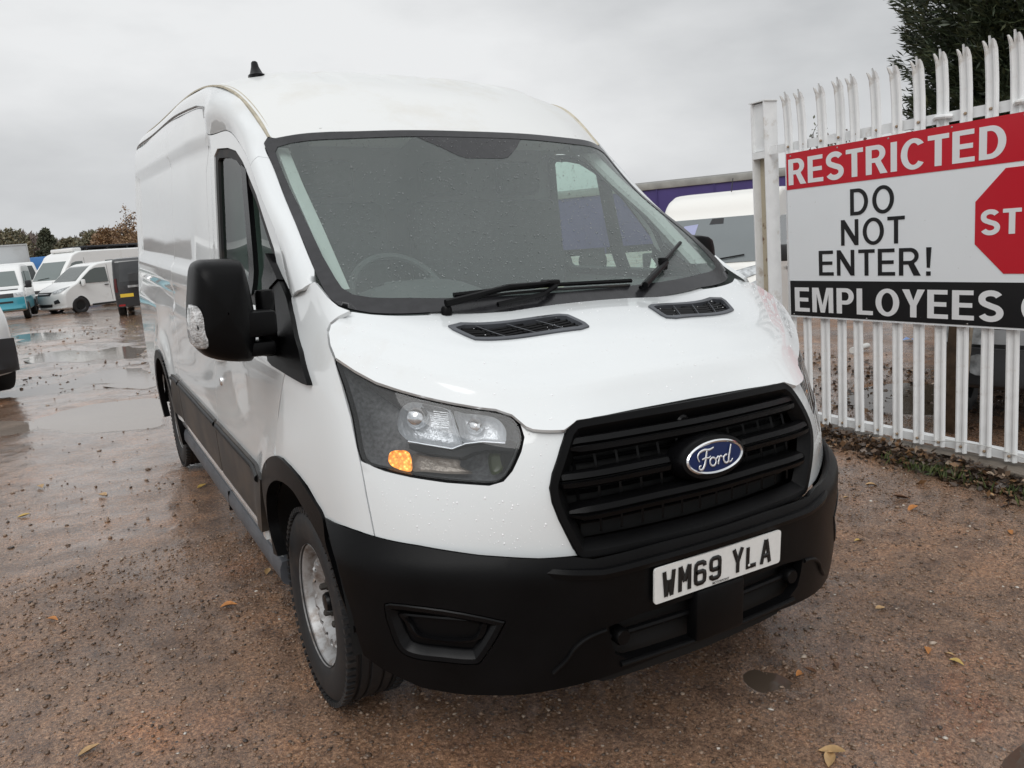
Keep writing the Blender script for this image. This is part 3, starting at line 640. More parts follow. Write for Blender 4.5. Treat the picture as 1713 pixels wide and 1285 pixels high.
# ---- headlights
def headlamp(sgn):
    def P(uv): return np.array(uv)*[1 if sgn < 0 else -1, 1]
    S = NOSE; out = (sgn*.5,-1,.1); HLo = P(HL); HLs = smooth_poly(ccw(HLo), 3)
    lamp = ring('headlight', S, HLs, gplastic, van, .010, -.001, -.020, out, h=.02)
    inner = offset_poly(HLs, .006)
    def at(px, d):
        uv = npix(*px); n = nrm(S, uv); n = np.where((n[:,1] < 0)[:,None], n, -n); r = S(uv)+n*d
        if sgn > 0: r = r*[-1,1,1]
        return r
    # housing bowl: the outline carried inwards on the lamp's own surface, stepping back
    G = []
    for dd, z in ((.0,-.020),(.012,-.060),(.03,-.085)):
        q = offset_poly(densify(inner, .02), dd); n = nrm(S, q); n = np.where((n[:,1] < 0)[:,None], n, -n); G.append(S(q)+n*z)
    cen = G[-1].mean(0); cen = cen+np.array([0,.035,0]); G.append(G[-1]*.5+cen*.5); G.append(G[-1]*.05+cen*.95); G = np.array([np.concatenate([g, g[:1]]) for g in G]); mb = MB().grid(G)
    mb.build('lamp_housing', lamp_black, lamp, sharp=50)
    def bowl(name, px, d0, d1, m, shrink=.5, steps=5):
        """reflector cavity behind an outline traced on the lamp"""
        A = at(smooth_poly(px, 4), d0); c = A.mean(0); B = at(px[:1], d1)[0]-at(px[:1], d0)[0]; G = []
        for k in range(steps+1):
            t = k/steps; G.append(c+(A-c)*(1-(1-shrink)*t**1.6)+B*math.sin(t*math.pi/2))
        G.append(G[-1]*.02+G[-1].mean(0)*.98); G = np.array([np.concatenate([g, g[:1]]) for g in G]); return MB().grid(G).build(name, m, lamp, sharp=60)
    k_ = 3.3826; T = lambda L_: [(540+a/k_, 480+b/k_) for a, b in L_]
    main = bowl('main_reflector', T([(420,690),(490,640),(600,655),(715,690),(745,780),(775,880),(730,908),(600,890),(470,870),(405,800)]), -.028, -.075, reflector, .55)
    high = bowl('high_beam_reflector', T([(735,695),(800,705),(900,712),(985,735),(1030,790),(1035,840),(1020,875),(900,868),(790,880),(760,790)]), -.024, -.07, reflector, .5)
    # bulbs with their caps
    for pc, r_ in (((520,735),.034),((860,775),.026)):
        c = at(T([pc]), -.048)[0]; MB().lathe([(0,-.018),(r_*.5,-.015),(r_*.85,-.004),(r_,.012)], tuple(c), 24, 'y').build('bulb_cap', chrome, lamp)
    # ribbed side of the main reflector
    rb = MB()
    for k in range(8):
        y_ = 690+k*13; a, b = at(T([(612,y_),(700,y_+10)]), -.034); rb.tube([a, b], .0016, 5)
    rb.build('reflector_rib', reflector, lamp)
    rb = MB().tube(list(at(T([(712,688),(735,760),(782,888)]), -.018)), .003, 6); rb.tube(list(at(T([(470,873),(600,895),(725,915),(800,885),(900,872),(1030,880)]), -.020)), .0028, 6); rb.build('reflector_edge', mat('lamp_edge_bright', (.42,.44,.46), rough=.25, metal=.5), lamp)
    # dark moulding that runs across under the reflectors
    rb = MB()
    for off_, dd in ((0,-.022),(14,-.016),(30,-.022)): pass
    A = at(T([(470,885),(600,905),(725,930),(810,905),(900,890),(1080,905)]), -.022); B = at(T([(480,915),(600,945),(780,965),(850,935),(930,920),(1085,930)]), -.014); C_ = at(T([(490,925),(600,960),(790,985),(860,950),(940,935),(1080,945)]), -.03)
    rb.grid(np.array([A, B, C_])); rb.build('lamp_bar', gplastic, lamp)
    am = bowl('amber_sidelight', T([(365,935),(420,925),(470,935),(490,990),(485,1045),(430,1040),(370,1015),(350,980)]), -.022, -.03, amber if True else amber, .7)
    ind = bowl('indicator_reflector', T([(500,950),(600,962),(755,972),(770,1020),(840,1058),(700,1060),(560,1048),(492,1040)]), -.024, -.05, mat('indicator_reflector', (.33,.29,.25), rough=.3, metal=.4, bump=(70,.6)), .7)
    drl = bowl('day_lamp', T([(940,935),(1010,940),(1030,985),(1000,1050),(950,1065),(930,1000)]), -.026, -.045, mat('olive_lamp', (.035,.045,.012), rough=.2), .6)
    Vv, Ff = panel(None, S, inner, None, h=.03, thick=0, gap=0, off=-.004, out=out); mesh_obj('lamp_lens', Vv, Ff, clear, lamp)
headlamp(-1); headlamp(1)
# ---------------------------------------------------------------- sides: arch trims, doors, load panels, pillars, roof, glass
HZ = .345
def arch_ring(yc, front):
    """black lip round a wheel opening, cut from the side surface"""
    a = np.radians(np.linspace(-12, 192, 44)); zc = .36
    ro, ri = .475, .405
    A = np.stack([yc-ro*np.cos(a), zc+ro*np.sin(a)], -1); B = np.stack([yc-ri*np.cos(a), zc+ri*np.sin(a)*1.03], -1)
    return A, B
# front lip: traced
fo = npix((608,1096),(597,1060),(585,1024),(571,985),(559,940),(549,905),(543.5,864),(527,835),(502,797),(474,767),(459,763),(447,774))
fi = npix((598,1052),(588,1026),(574,990),(558,940),(534.5,890),(513,851),(491.6,817),(470,803),(457,808),(451,822))
NY = lambda y, z: pix(NOSE, [project(side_fn(np.array([y]), np.array([z])))[0]], ur=UR)[0]
fr_o = list(npix((442,796),(448,850),(462,925))); fr_i = list(npix((450,840),(454,880),(469,930)))
trim_f = np.concatenate([smooth_poly(np.concatenate([fo[1:], fr_o]), 4, closed=False), smooth_poly(np.concatenate([fi, fr_i]), 4, closed=False)[::-1]])
aw = panel('wheel_arch_trim', NOSE, trim_f, plastic, van, h=.02, thick=.04, gap=0, off=.010, out=(-1,-.3,0)); mirror_obj(aw)
A, B = arch_ring(AX+WB, False)
ar = panel('wheel_arch_trim', SIDE, np.concatenate([A, B[::-1]]), plastic, van, h=.03, thick=.04, gap=0, off=.010, out=(-1,0,0)); mirror_obj(ar)
# door
WIN = np.concatenate([spix((359.5,264),(364,254),(381,253),(394,258),(406,277),(428,331),(457,420),(463,452)), [[1.18,1.40],[1.24,1.375]], spix((372,492),(367.5,470),(366,435),(363,360),(360.5,300))])
dseam = lambda a, b, n=40: PIL(np.stack([np.full(n, PIL.ur[1]), np.linspace(PIL.kv[a], PIL.kv[b], n)], -1))[:,1:]
DR = spix((342.5,222),(345,290),(348,360),(352,450),(358,600),(363,690)); DRY = float(DR[-1][0])
DOOR = np.concatenate([spix((459,763),(460,743),(465,700),(470,660),(477,623),(483,570)), dseam(0, 8), DR[1:], [[2.385,.43],[1.50,.43],[1.49,.50],[1.46,.62],[1.37,.74]]])
winhole = offset_poly(ccw(WIN), -.012)
door = panel('cab_door', SIDE, DOOR, paint, van, holes=[winhole], h=.035, out=(-1,0,0))
def side_child(o, fn_parent=van): q = mirror_obj(o); return q
doorm = mirror_obj(door)
def both(name, S, outline, m, parents, **k):
    o = panel(name, S, outline, m, parents[0], **k); q = mirror_obj(o); attach(q, parents[1]); return o, q
both('window_seal', SIDE, WIN-0, rubber, (door, doorm), holes=[offset_poly(ccw(WIN), .016)], h=.03, thick=.03, gap=-.010, off=-.006, out=(-1,0,0))
Wg = offset_poly(ccw(WIN), .008)
Vv, Ff = panel(None, SIDE, Wg, None, h=.05, thick=0, gap=0, off=-.018, out=(-1,0,0)); gl_ = mesh_obj('window_pane', Vv, Ff, sideglass, door); attach(mirror_obj(gl_), doorm)
bar_uv = spix((403.5,275),(411.5,283),(421,493),(412,493))
both('window_bar', SIDE, bar_uv, gplastic, (door, doorm), h=.05, thick=.02, gap=0, off=.002, out=(-1,0,0))
# inner trim of the doors, with the same opening
Vv, Ff = panel(None, SIDE, offset_poly(ccw(DOOR), .03), None, holes=[offset_poly(ccw(WIN), -.02)], h=.07, thick=0, gap=0, off=-.075, out=(-1,0,0)); ti = mesh_obj('door_trim', Vv, Ff, trimpale, door); attach(mirror_obj(ti), doorm)
# door lock and handle
lk = spix((371,638))[0]; n_ = -1.0
p = side_fn(lk[:1], lk[1:])[0]; lo_ = MB().lathe([(0,-.008),(.012,-.008),(.015,-.004),(.016,.004)], (0,0,0), 20, 'x'); lo_.V = [(v[0]+p[0], v[1]*1.0+p[1], v[2]*1.35+p[2]) for v in lo_.V]; lo = lo_.build('door_lock', chrome, door); attach(mirror_obj(lo), doorm)
hd = MB().tube([(p[0]+.0, y, 1.085) for y in (2.06,)]+[(p[0]-.030, y, 1.085) for y in (2.09,2.16,2.25)]+[(p[0], 2.28, 1.085)], .014, 8); h_ = hd.build('door_handle', paint, door); attach(mirror_obj(h_), doorm)
# load-area panels behind the door
TOPZ = lambda y: float(np.interp(y, [q[1] for q in PIL_D], [q[2] for q in PIL_D]))
YS = 3.60
lower = [[2.385,.43],[YS,.43]]
top_yz = dseam(8, 14, 90); top_yz = np.vstack([top_yz[top_yz[:,0] < 5.63], [[5.64,2.24]]])
p1_ = np.concatenate([np.array([[2.385,.43],[YS,.43],[YS,float(np.interp(YS, top_yz[:,0], top_yz[:,1]))]]), top_yz[top_yz[:,0] < YS-.01][::-1], DR[1:]])
pa = panel('side_panel', SIDE, p1_, paint, van, h=.03, gap=.0015, out=(-1,0,0)); mirror_obj(pa)
A, _ = arch_ring(AX+WB, False); a2 = [q for q in A if q[1] > .43]
p2_ = np.array([[YS,.43]]+[list(q) for q in a2]+[[5.64,.43]]+[list(q) for q in top_yz[top_yz[:,0] > YS+.01][::-1]]+[[YS,float(np.interp(YS, top_yz[:,0], top_yz[:,1]))]])
pb = panel('rear_side_panel', SIDE, p2_, paint, van, h=.035, gap=.0015, out=(-1,0,0)); mirror_obj(pb)
# black mouldings between the wheels
mould = mat('moulding_plastic', (.022,.021,.020), rough=.45, noise=(7,.4), dirt=((.10,.075,.055), 3, .45, .8))
for y0, y1 in ((1.385,2.378),(2.392,3.585),(3.60,3.86)):
    z0 = .475; mo = np.array([[y0,z0+.02],[y0+.02,z0],[y1-.01,z0],[y1,z0+.02],[y1,.725],[y1-.012,.738],[y0+.02,.738],[y0,.72]])
    if y0 < 1.4: mo[0] = [1.475,.49]; mo[1] = [1.485,z0]; mo[-1] = [1.372,.725]
    if y0 > 3.5: mo[4] = [3.84,.72]; mo[3] = [3.86,.56]; mo[2] = [3.86,.50]
    m1 = panel('side_moulding', SIDE, mo, mould, van, h=.04, thick=.03, gap=0, off=.014, out=(-1,0,0)); m2 = mirror_obj(m1)
    yy_ = np.linspace(max(y0+.01,1.42), y1-.02, 12); bd = MB().tube([side_fn(np.array([t]), np.array([.716]))[0]+np.array([-.010,0,0]) for t in yy_], .016, 10).build('moulding_bead', plastic, m1); attach(mirror_obj(bd), m2)
# sill and grey side step
for s_ in (-1, 1):
    s1 = MB(); 
    G = [[(s_*x, y, z) for y in np.linspace(1.44, 3.90, 24)] for x, z in ((.95,.36),(.996,.375),(1.010,.40),(1.018,.44),(1.020,.478))]; s1.grid(G).build('sill', paint, van)
    st = MB(); prof = [(.92,.262),(.975,.264),(1.002,.278),(1.012,.300),(1.012,.340),(1.002,.368),(.93,.38)]
    G = [[(s_*x, y, z) for y in np.r_[1.40, 1.44, np.linspace(1.6, 3.7, 20), 3.80, 3.84]] for x, z in prof]; st.grid(G)
    for ye in (1.40, 3.84): n0 = len(st.V); st.add([(s_*x, ye, z) for x, z in prof], [tuple(range(len(prof)))])
    st.build('side_step', dull, van)
    MB().box((s_*.972,2.40,.318),(.082,.008,.100)).build('step_joint', gplastic, van)
# pillar (between windscreen and door) and roof rail
kvs = PIL.kv; u0_, u1_ = PIL.ur
ap1 = np.concatenate([pix(PIL, [(526,471.5),(505,484),(488,497)]), [[u1_, kvs[1]],[u1_,kvs[2]],[u1_,kvs[3]],[u1_,kvs[4]-.02]], pix(PIL, [(432,262)]), [[u0_, kvs[4]+.005],[u0_,kvs[3]],[u0_,kvs[2]]], pix(PIL, [(520,452)])*[0,1]+[[u0_,0]]])
pl_ = panel('windscreen_pillar', PIL, ap1, paint, van, h=.025, gap=.0012, out=(-1,-.5,.3)); mirror_obj(pl_)
ys_ = list(np.linspace(kvs[4]+.005, PIL.vr[1], 40))
ap2 = np.array([[u1_, y] for y in [kvs[4]-.02]+ys_]+[[u0_, y] for y in ys_[::-1]]+[list(pix(PIL, [(432,262)])[0])])
pr_ = panel('roof_side_rail', PIL, ap2, paint, van, h=.035, gap=.0012, out=(-1,-.2,.5)); mirror_obj(pr_)
dr = MB().tube([tuple(PIL(np.array([[u1_-.012, y]]))[0]+np.array([-.004,0,.002])) for y in np.linspace(kvs[9]-.06, PIL.vr[1]-.02, 24)], .0035, 6).build('drip_line', mat('drip_line_grey', (.30,.30,.30), rough=.7), van); mirror_obj(dr)  # thin grey line along the side below the roof rail
# roof with pressed ribs
vw = ROOF.vr; us = np.linspace(ROOF.ur[0]+.004, ROOF.ur[1]-.004, 80)
def roof_pt(u, v):
    uv = np.stack([u, v], -1); n = nrm(ROOF, uv); n = np.where((n[:,2] > 0)[:,None], n, -n); P = ROOF(uv); x = P[:,0]; t = sst(2.0, 2.3, P[:,1])*sst(5.5, 5.3, P[:,1])
    hgt = np.zeros(len(x))
    for xc in (-.55,-.28,0,.28,.55): hgt = hgt+.011*sst(.105, .075, np.abs(x-xc))
    return P+n*(hgt*t)[:,None]
vv_ = np.r_[np.linspace(vw[0], ROOF.kv[4], 60), np.linspace(ROOF.kv[4], vw[1], 60)[1:]]; us = np.linspace(ROOF.ur[0]+.004, ROOF.ur[1]-.004, 180)
gu, gv = np.meshgrid(us, vv_); G = roof_pt(gu.ravel(), gv.ravel()).reshape(*gu.shape, 3)
roof = MB().grid(G).build('roof', roofpaint, van, sharp=50)
G0 = ROOF(np.stack([us, np.full(180, vw[0])], -1))
# gutter lines along the roof edges, filled with weathered sealant
for s_ in (-1, 1):
    e = ROOF.ur[0] if s_ < 0 else ROOF.ur[1]; vs_ = np.linspace(vw[0]+.01, vw[1]-.02, 70); G = []
    E0 = ROOF(np.stack([np.full(70, e-s_*.000), vs_], -1)); N0 = nrm(ROOF, np.stack([np.full(70, e-s_*.01), vs_], -1)); N0 = np.where((N0[:,2] > 0)[:,None], N0, -N0)
    for k, (dx, d) in enumerate(((-.014,-.004),(-.010,.004),(-.004,.0045),(0,.0015),(.010,.001),(.016,.006),(.021,.005),(.023,-.004))): G.append(E0+np.array([-s_*dx,0,0])+N0*d)
    MB().grid(np.array(G)).build('roof_gutter', sealant, van, sharp=60)
# back end: closing panel with doors' outline and lamps
bk = []; zz = np.array([.32,.45,.6,.8,1.0,1.2,1.4,1.6,1.8,2.0,2.12,2.24]); 
bl = [(-float(side_x(np.array([5.64]), np.array([z]))[0]), z) for z in zz]+[(-.86,2.30)]+[(x, 2.30+.11*(1-abs(x/.86)**3.2)**.85) for x in (-.7,-.5,-.3,0)]
bp_ = bl+[(-x, z) for x, z in bl[:-1][::-1]]; MB().prism(bp_[::-1], 'y', 5.635, 5.66).build('rear_panel', paint, van)
for s_ in (-1, 1): MB().box((s_*.93,5.67,1.0),(.11,.04,.5), bev=.012).build('tail_light', mat('red_lens', (.35,.01,.01), rough=.2), van)
MB().box((0,5.70,.50),(1.9,.12,.16), bev=.03).build('rear_bumper', plastic, van)
# ---- windscreen: black border ring and glass on one curved sheet
WSO_L = pix(WS, [(457,226),(448,231),(442,241),(450,262),(470,310),(500,387),(528.6,458),(540,482),(550,499),(566,511.5),(588,518.5),(620,524.5),(658,526.5),(720,525),(780,519.5)], ur=(WS.ur[0], 0))
t0 = WSO_L[0]; ub, vb = WS.ur, WS.vr
o_half = np.concatenate([[[0, vb[1]-.003]], [[-.4, vb[1]-.003]], [[-.62, vb[1]-.003]], [[WSO_L[0][0]+.01, vb[1]-.003]], WSO_L[1:12], [[-.55, WS.vr[0]+.004],[-.3, WS.vr[0]-.012]], [[0, WS.vr[0]-.014]]])
ws_out = np.concatenate([o_half, mir(o_half[1:-1][::-1])])
WSI_L = pix(WS, [(520,236),(485,241),(465,247),(461,255),(466,270),(500,345),(540,430),(560,465),(572,483),(590,494),(620,499),(668,499)], ur=(WS.ur[0], 0))
wc = pix(WS, [(684,234),(720,252),(740,262),(755,268),(785,277),(836,277),(862,247)])          # sensor patch under the header
zt = WSI_L[0][1]; zb = pix(WS, [(668,499),(850,488)])
i_half = np.concatenate([[[-.02, zt+.008]], [[-.3,zt+.005]], WSI_L[:11], [[-.62, zb[0][1]], [-.3, zb[0][1]-.004], [0, zb[0][1]-.005]]])
ws_in = np.concatenate([i_half[1:], mir(i_half[1:-1][::-1])]); 
ws_in = np.concatenate([ws_in, [mir(i_half[1])*[0.43/.3*0+.8,1], [.16,zt-.10],[.115,zt-.135],[-.105,zt-.135],[-.17,zt-.10],[-.27,zt-.03]]]) if False else ws_in
ws_edge = ccw(ws_out)
wring = panel('windscreen', WS, ws_out, frit, van, holes=[ws_in], h=.025, gap=0, thick=.006, off=.004, out=(0,-1,1))
sp_ = np.array([[-.27,zt+.012],[-.17,zt-.07],[-.12,zt-.115],[-.09,zt-.13],[.08,zt-.13],[.11,zt-.12],[.19,zt-.05],[.24,zt+.012]])
sp_ = sp_*[1,1]
panel('sensor_patch', WS, sp_, frit, wring, h=.04, gap=0, thick=0, off=.0025, out=(0,-1,1))
Vv, Ff = panel(None, WS, offset_poly(ccw(ws_in), -.012), None, h=.04, thick=0, gap=0, off=.001, out=(0,-1,1)); mesh_obj('windscreen_glass', Vv, Ff, wsglass, wring)
# beads of rain on the glass
def drops(name, S, outline, n, rmin, rmax, parent, m, out, seed, off=.001, flat=.45):
    rg = np.random.default_rng(seed); lo, hi = outline.min(0), outline.max(0); q = rg.random((n*2, 2))*(hi-lo)+lo; q = q[inside(outline, q)][:n]; C_ = S(q); N_ = nrm(S, q); N_ = np.where((N_@np.array(out) > 0)[:,None], N_, -N_)
    V = []; F = []; 
    for c, nn in zip(C_, N_):
        r = rmin+(rmax-rmin)*rg.random()**4; a = np.cross(nn, [1.0,0,.1]); a /= np.linalg.norm(a); b = np.cross(nn, a); k = len(V); st = 1+rg.random()*.4
        for j in range(6): t = j*math.pi/3; V.append(c+nn*off+r*(math.cos(t)*a*st+math.sin(t)*b))
        for j in range(6): t = j*math.pi/3+.5; V.append(c+nn*(off+r*flat*.8)+.6*r*(math.cos(t)*a*st+math.sin(t)*b))
        V.append(c+nn*(off+r*flat)); F += [(k+j, k+(j+1) % 6, k+6+(j+1) % 6, k+6+j) for j in range(6)]+[(k+6+j, k+6+(j+1) % 6, k+12) for j in range(6)]
    o = mesh_obj(name, V, F, m, parent); o['kind'] = 'stuff'; return o
wet = mat('water_drop', (.95,.97,.97), rough=.02, trans=.93, ior=1.33)
wetp = mat('water_bead_on_paint', (.86,.87,.88), rough=.03, coat=1.0)
drops('rain_drops', WS, offset_poly(ccw(ws_in), .01), 5200, .0010, .0040, wring, wet, (0,-1,1), 3, .003)
# ---- wipers
def wpt(px, d): uv = pix(WS, [px]); n = nrm(WS, uv)[0]; n = n if n[1] < 0 else -n; return WS(uv)[0]+n*d
w1 = empty('wiper'); attach(w1, van)
A = [wpt(p, .022) for p in ((757,502),(850,491),(930,484),(1052,477))]
MB().tube(A, .0085, 6).build('wiper_blade', gplastic, w1)
MB().tube([wpt(p, .008) for p in ((757,505),(850,494),(930,487),(1052,480))], .005, 5).build('wiper_rubber', rubber, w1)
MB().tube([wpt((743,521),.035), wpt((790,511),.04), wpt((845,497),.045), wpt((905,489),.04), wpt((922,483),.03)], [.013,.012,.010,.008,.008], 8).build('wiper_arm', plastic, w1)
MB().box(tuple(wpt((916,484), .03)), (.07,.03,.022), bev=.006).build('wiper_clip', gplastic, w1)
MB().tube([wpt((830,519),.025), wpt((905,503),.03), wpt((925,490),.032)], .009, 6).build('wiper_link', gplastic, w1)
MB().lathe([(0,.008),(.014,.008),(.018,0),(.018,-.02)], tuple(wpt((746,521),.012)), 14, 'z').build('wiper_pivot', plastic, w1)
w2 = empty('wiper'); attach(w2, van)
MB().tube([wpt((1068,488),.02), wpt((1100,453),.022), wpt((1134,413),.02)], .0085, 6).build('wiper_blade', gplastic, w2)
MB().tube([wpt((1073,489),.035), wpt((1108,452),.038)], [.013,.009], 8).build('wiper_arm', plastic, w2)
MB().box(tuple(wpt((1104,450), .026)), (.03,.03,.05), bev=.006).build('wiper_clip', gplastic, w2)
# old label stuck inside the bottom of the windscreen
uvq = pix(WS, [(896,472),(942,470),(944,478),(897,481)]); Vv, Ff = panel(None, WS, uvq, None, h=.02, thick=0, gap=0, off=-.006, out=(0,-1,1)); mesh_obj('windscreen_sticker', Vv, Ff, mat('old_label', (.50,.42,.20), rough=.7, dirt=((.75,.72,.55), 40, .45, .6)), wring)
# ---- door mirrors
def door_mirror(sgn, parent):
    hz = lambda px, y: (lambda d: CAM_POS+d*((y-CAM_POS[1])/d[1]))(fw+rt*(px[0]-IW/2)/FPX-up*(px[1]-IH/2)/FPX)
    def M_(v):
        v = np.array(v, float)
        if sgn < 0: return v
        v = v*[-1,1,1]; h = np.array([1.03,1.16,0]); return rotz(math.radians(86))@(v-h)+h-np.array([.05,0,0])          # the far mirror is folded back
    outl = [(321,448),(333,437),(352,434.8),(391,434.5),(402,440),(410,465),(419,505),(424.5,540),(424,575),(420.5,600),(405,604.5),(372,603),(345,596),(331,585),(320,567),(316.5,520),(318,480)]
    P = np.array([hz(p, 1.14) for p in outl]); P = smooth_poly(P[:,[0,2]], 4); c = P.mean(0)
    def ringat(sc_, y, dz=0.0): q = c+(P-c)*sc_; return [M_((x, y, z+dz)) for x, z in q]
    rows = [ringat(.02,1.035), ringat(.45,1.038), ringat(.72,1.050), ringat(.88,1.068), ringat(.965,1.095), ringat(1.0,1.135), ringat(1.0,1.20), ringat(.97,1.225), ringat(.93,1.225), ringat(.92,1.205)]
    G = np.array([r+[r[0]] for r in rows]); root = empty('door_mirror'); attach(root, parent)
    b = MB().grid(G); 
    if sgn > 0: b.F = [f[::-1] for f in b.F]
    sh = b.build('mirror_housing', plastic, root, sharp=45)
    g = ringat(.925,1.215); mesh_obj('mirror_glass', g, [tuple(range(len(g)))], chrome, root)
    # clear side repeater wrapping the outer edge
    Lp = [(317.5,515),(321,510),(330,512),(337,523),(342,545),(347,577),(333,581),(323,576),(319,566),(316.3,545)]
    q = np.array([hz(p, 1.10) for p in Lp])[:,[0,2]]; cc = q.mean(0); R_ = []
    for sc_, y in ((1.0,1.115),(1.0,1.060),(.93,1.052),(.1,1.048)): R_.append([M_((x-.004, y+ (x-cc[0])*-.10*1.0, z)) for x, z in cc+(smooth_poly(q,3)-cc)*sc_])
    mb_ = MB().grid(np.array([r+[r[0]] for r in R_])); mb_.build('mirror_indicator', mat('indicator_lens', (.55,.55,.55), rough=.12, coat=1.0, bump=(160,1.0), noise=(70,.6)), root, sharp=60)
    # arms
    a = MB(); 
    for z, h_, y0 in ((1.345,.085,1.085),(1.262,.05,1.10)): a.box(M_((-1.085-(.03 if z > 1.3 else 0), y0, z)), (.19 if z > 1.3 else .12,.075,h_), bev=.014)
    a.build('mirror_arm', plastic, root); 
    MB().lathe([(0,.10),(.028,.10),(.032,.09),(.032,-.11),(.028,-.12),(0,-.12)], tuple(M_((-1.03,1.16,1.345))), 16, 'z').build('mirror_hinge', plastic, root)
    # black sail covering the foot of the window
    S1 = pix(NOSE, [(474.5,471),(491,520),(508,588),(522,640),(523,645),(514,642),(496,632),(478,621),(463,612),(456,604),(452,580),(453,520),(461,484)], ur=UR)
    o = panel('mirror_sail', NOSE, S1, plastic, root if sgn < 0 else None, h=.03, gap=0, thick=.03, off=.018, out=(-1,-.3,0))
    S2 = spix((455,424),(464,442),(475,468),(462,483),(453,512),(449,512),(449,470))
    o3 = panel('mirror_sail', SIDE, S2, gplastic, root if sgn < 0 else None, h=.03, gap=0, thick=.04, off=.026, out=(-1,-.3,0))
    if sgn > 0:
        for oo in (o, o3): q_ = mirror_obj(oo); attach(q_, root); bpy.data.objects.remove(oo)
door_mirror(-1, door); door_mirror(1, doorm)
# ---- wheels
def tyre_mesh(R=.345, W=.215, rim=.212):
    h = W/2; prof = [(rim,h*.80),(rim+.012,h*.90),(rim+.035,h*.98),(R-.055,h*1.0),(R-.028,h*.96),(R-.010,h*.84)]
    for g0 in (.62,.28): prof += [(R-.003,h*(g0+.06)),(R-.003,h*g0),(R-.011,h*(g0-.02)),(R-.011,h*(g0-.10)),(R-.001,h*(g0-.12))]
    full = prof+[(r, -x) for r, x in prof[::-1]]
    m = MB().lathe(full, (0,0,0), 72, 'x'); 
    for k in range(72):                                        # shoulder lugs
        a = 2*math.pi*k/72
        for s_ in (-1, 1): m.box(np.array([s_*h*.84, (R-.004)*math.cos(a), (R-.004)*math.sin(a)]), (.030,.017,.016), R=rotx(a))
    return m
def rim_mesh(r=.212, h=.1075):
    m = MB().lathe([(r+.004,h*.88),(r+.004,h*.80),(r-.006,h*.76),(r-.016,h*.60),(r-.018,h*.25),(r-.024,h*.12),(r-.040,h*.16)], (0,0,0), 72, 'x')
    # dished disc with sixteen ventilation holes: built from a trimmed sheet
    return m
def make_wheel():
    root = empty('wheel'); t = tyre_mesh().build('tyre', rubber, root, sharp=30)
    rim = rim_mesh().build('rim', steel, root)
    disc = Field(lambda u, v: np.stack([disc_h(np.hypot(u, v)), u, v], -1), (-.2,.2), (-.2,.2))
    circ = lambda r, n, c=(0,0): np.array([(c[0]+r*math.cos(2*math.pi*k/n), c[1]+r*math.sin(2*math.pi*k/n)) for k in range(n)])
    hol = [circ(.0155, 12, (.148*math.cos(a), .148*math.sin(a))) for a in [2*math.pi*(k+.5)/16 for k in range(16)]]
    panel('wheel_disc', disc, circ(.176, 64), steel, rim, holes=hol+[circ(.032, 24)], h=.014, gap=0, thick=.008, out=(1,0,0))
    MB().lathe([(.176,.012),(.120,.0),(.02,0)], (-.01,0,0), 40, 'x').build('brake_drum', void, rim)
    hb = MB().lathe([(.034,.02),(.036,.055),(.030,.066),(0,.068)], (0,0,0), 28, 'x').build('hub_cap', gplastic, root)
    nut = MB()
    for k in range(5):
        a = 2*math.pi*k/5+.3; c = np.array([float(disc_h(np.array([.080]))[0]), .080*math.cos(a), .080*math.sin(a)])
        n_ = MB().lathe([(.017,-.004),(.017,.010),(.013,.012),(.012,.030),(.006,.034),(0,.034)], tuple(c), 6, 'x'); n_.build('wheel_nut', mat('wheel_nut_dark', (.05,.045,.04), rough=.6, metal=.3), root, smooth=False)
    return root
def disc_h(r):
    r = np.asarray(r); return np.interp(r, [0,.03,.06,.10,.118,.135,.155,.166,.176,.2], [.030,.030,.026,.026,.034,.060,.064,.052,.034,.03])
wproto = make_wheel()
spots = [(-.885, AX, math.pi, 0), (.885, AX, 0, 0), (-.885, AX+WB, math.pi, 0), (.885, AX+WB, 0, 0)]
for i_, (x, y, a, s_) in enumerate(spots):
    o = wproto if i_ == 0 else copy_tree(wproto)
    o.location = (x, y, HZ); o.rotation_euler = (.4*i_, 0, 0) if a == 0 else (0, 0, a); attach(o, van)
# wheel wells, underbody
ub_ = MB().box((0,3.0,.55),(1.30,4.9,.36)); ub_.box((0,2.66,.62),(1.88,2.0,.44)); ub_.box((0,5.2,.62),(1.86,.75,.3)); ub_.build('underbody', void, van, smooth=False)
for yc in (AX, AX+WB):
    for s_ in (-1, 1):
        w = MB(); a = np.radians(np.linspace(2, 178, 30)); 
        w.grid([[(s_*x, yc-.445*math.cos(t), .36+.45*math.sin(t)) for t in a] for x in (.62,1.0)])
        w.add([(s_*.63, yc-.45, .32),(s_*.63, yc+.5, .32),(s_*.63, yc+.5, .9),(s_*.63, yc-.45, .9)], [(0,1,2,3)]); w.build('wheel_well', void, van)
MB().box((0,.62,.72),(1.22,.62,.62)).build('engine_bay', void, van, smooth=False)
MB().box((0,.85,1.12),(1.5,.5,.22)).build('scuttle', void, van, smooth=False)
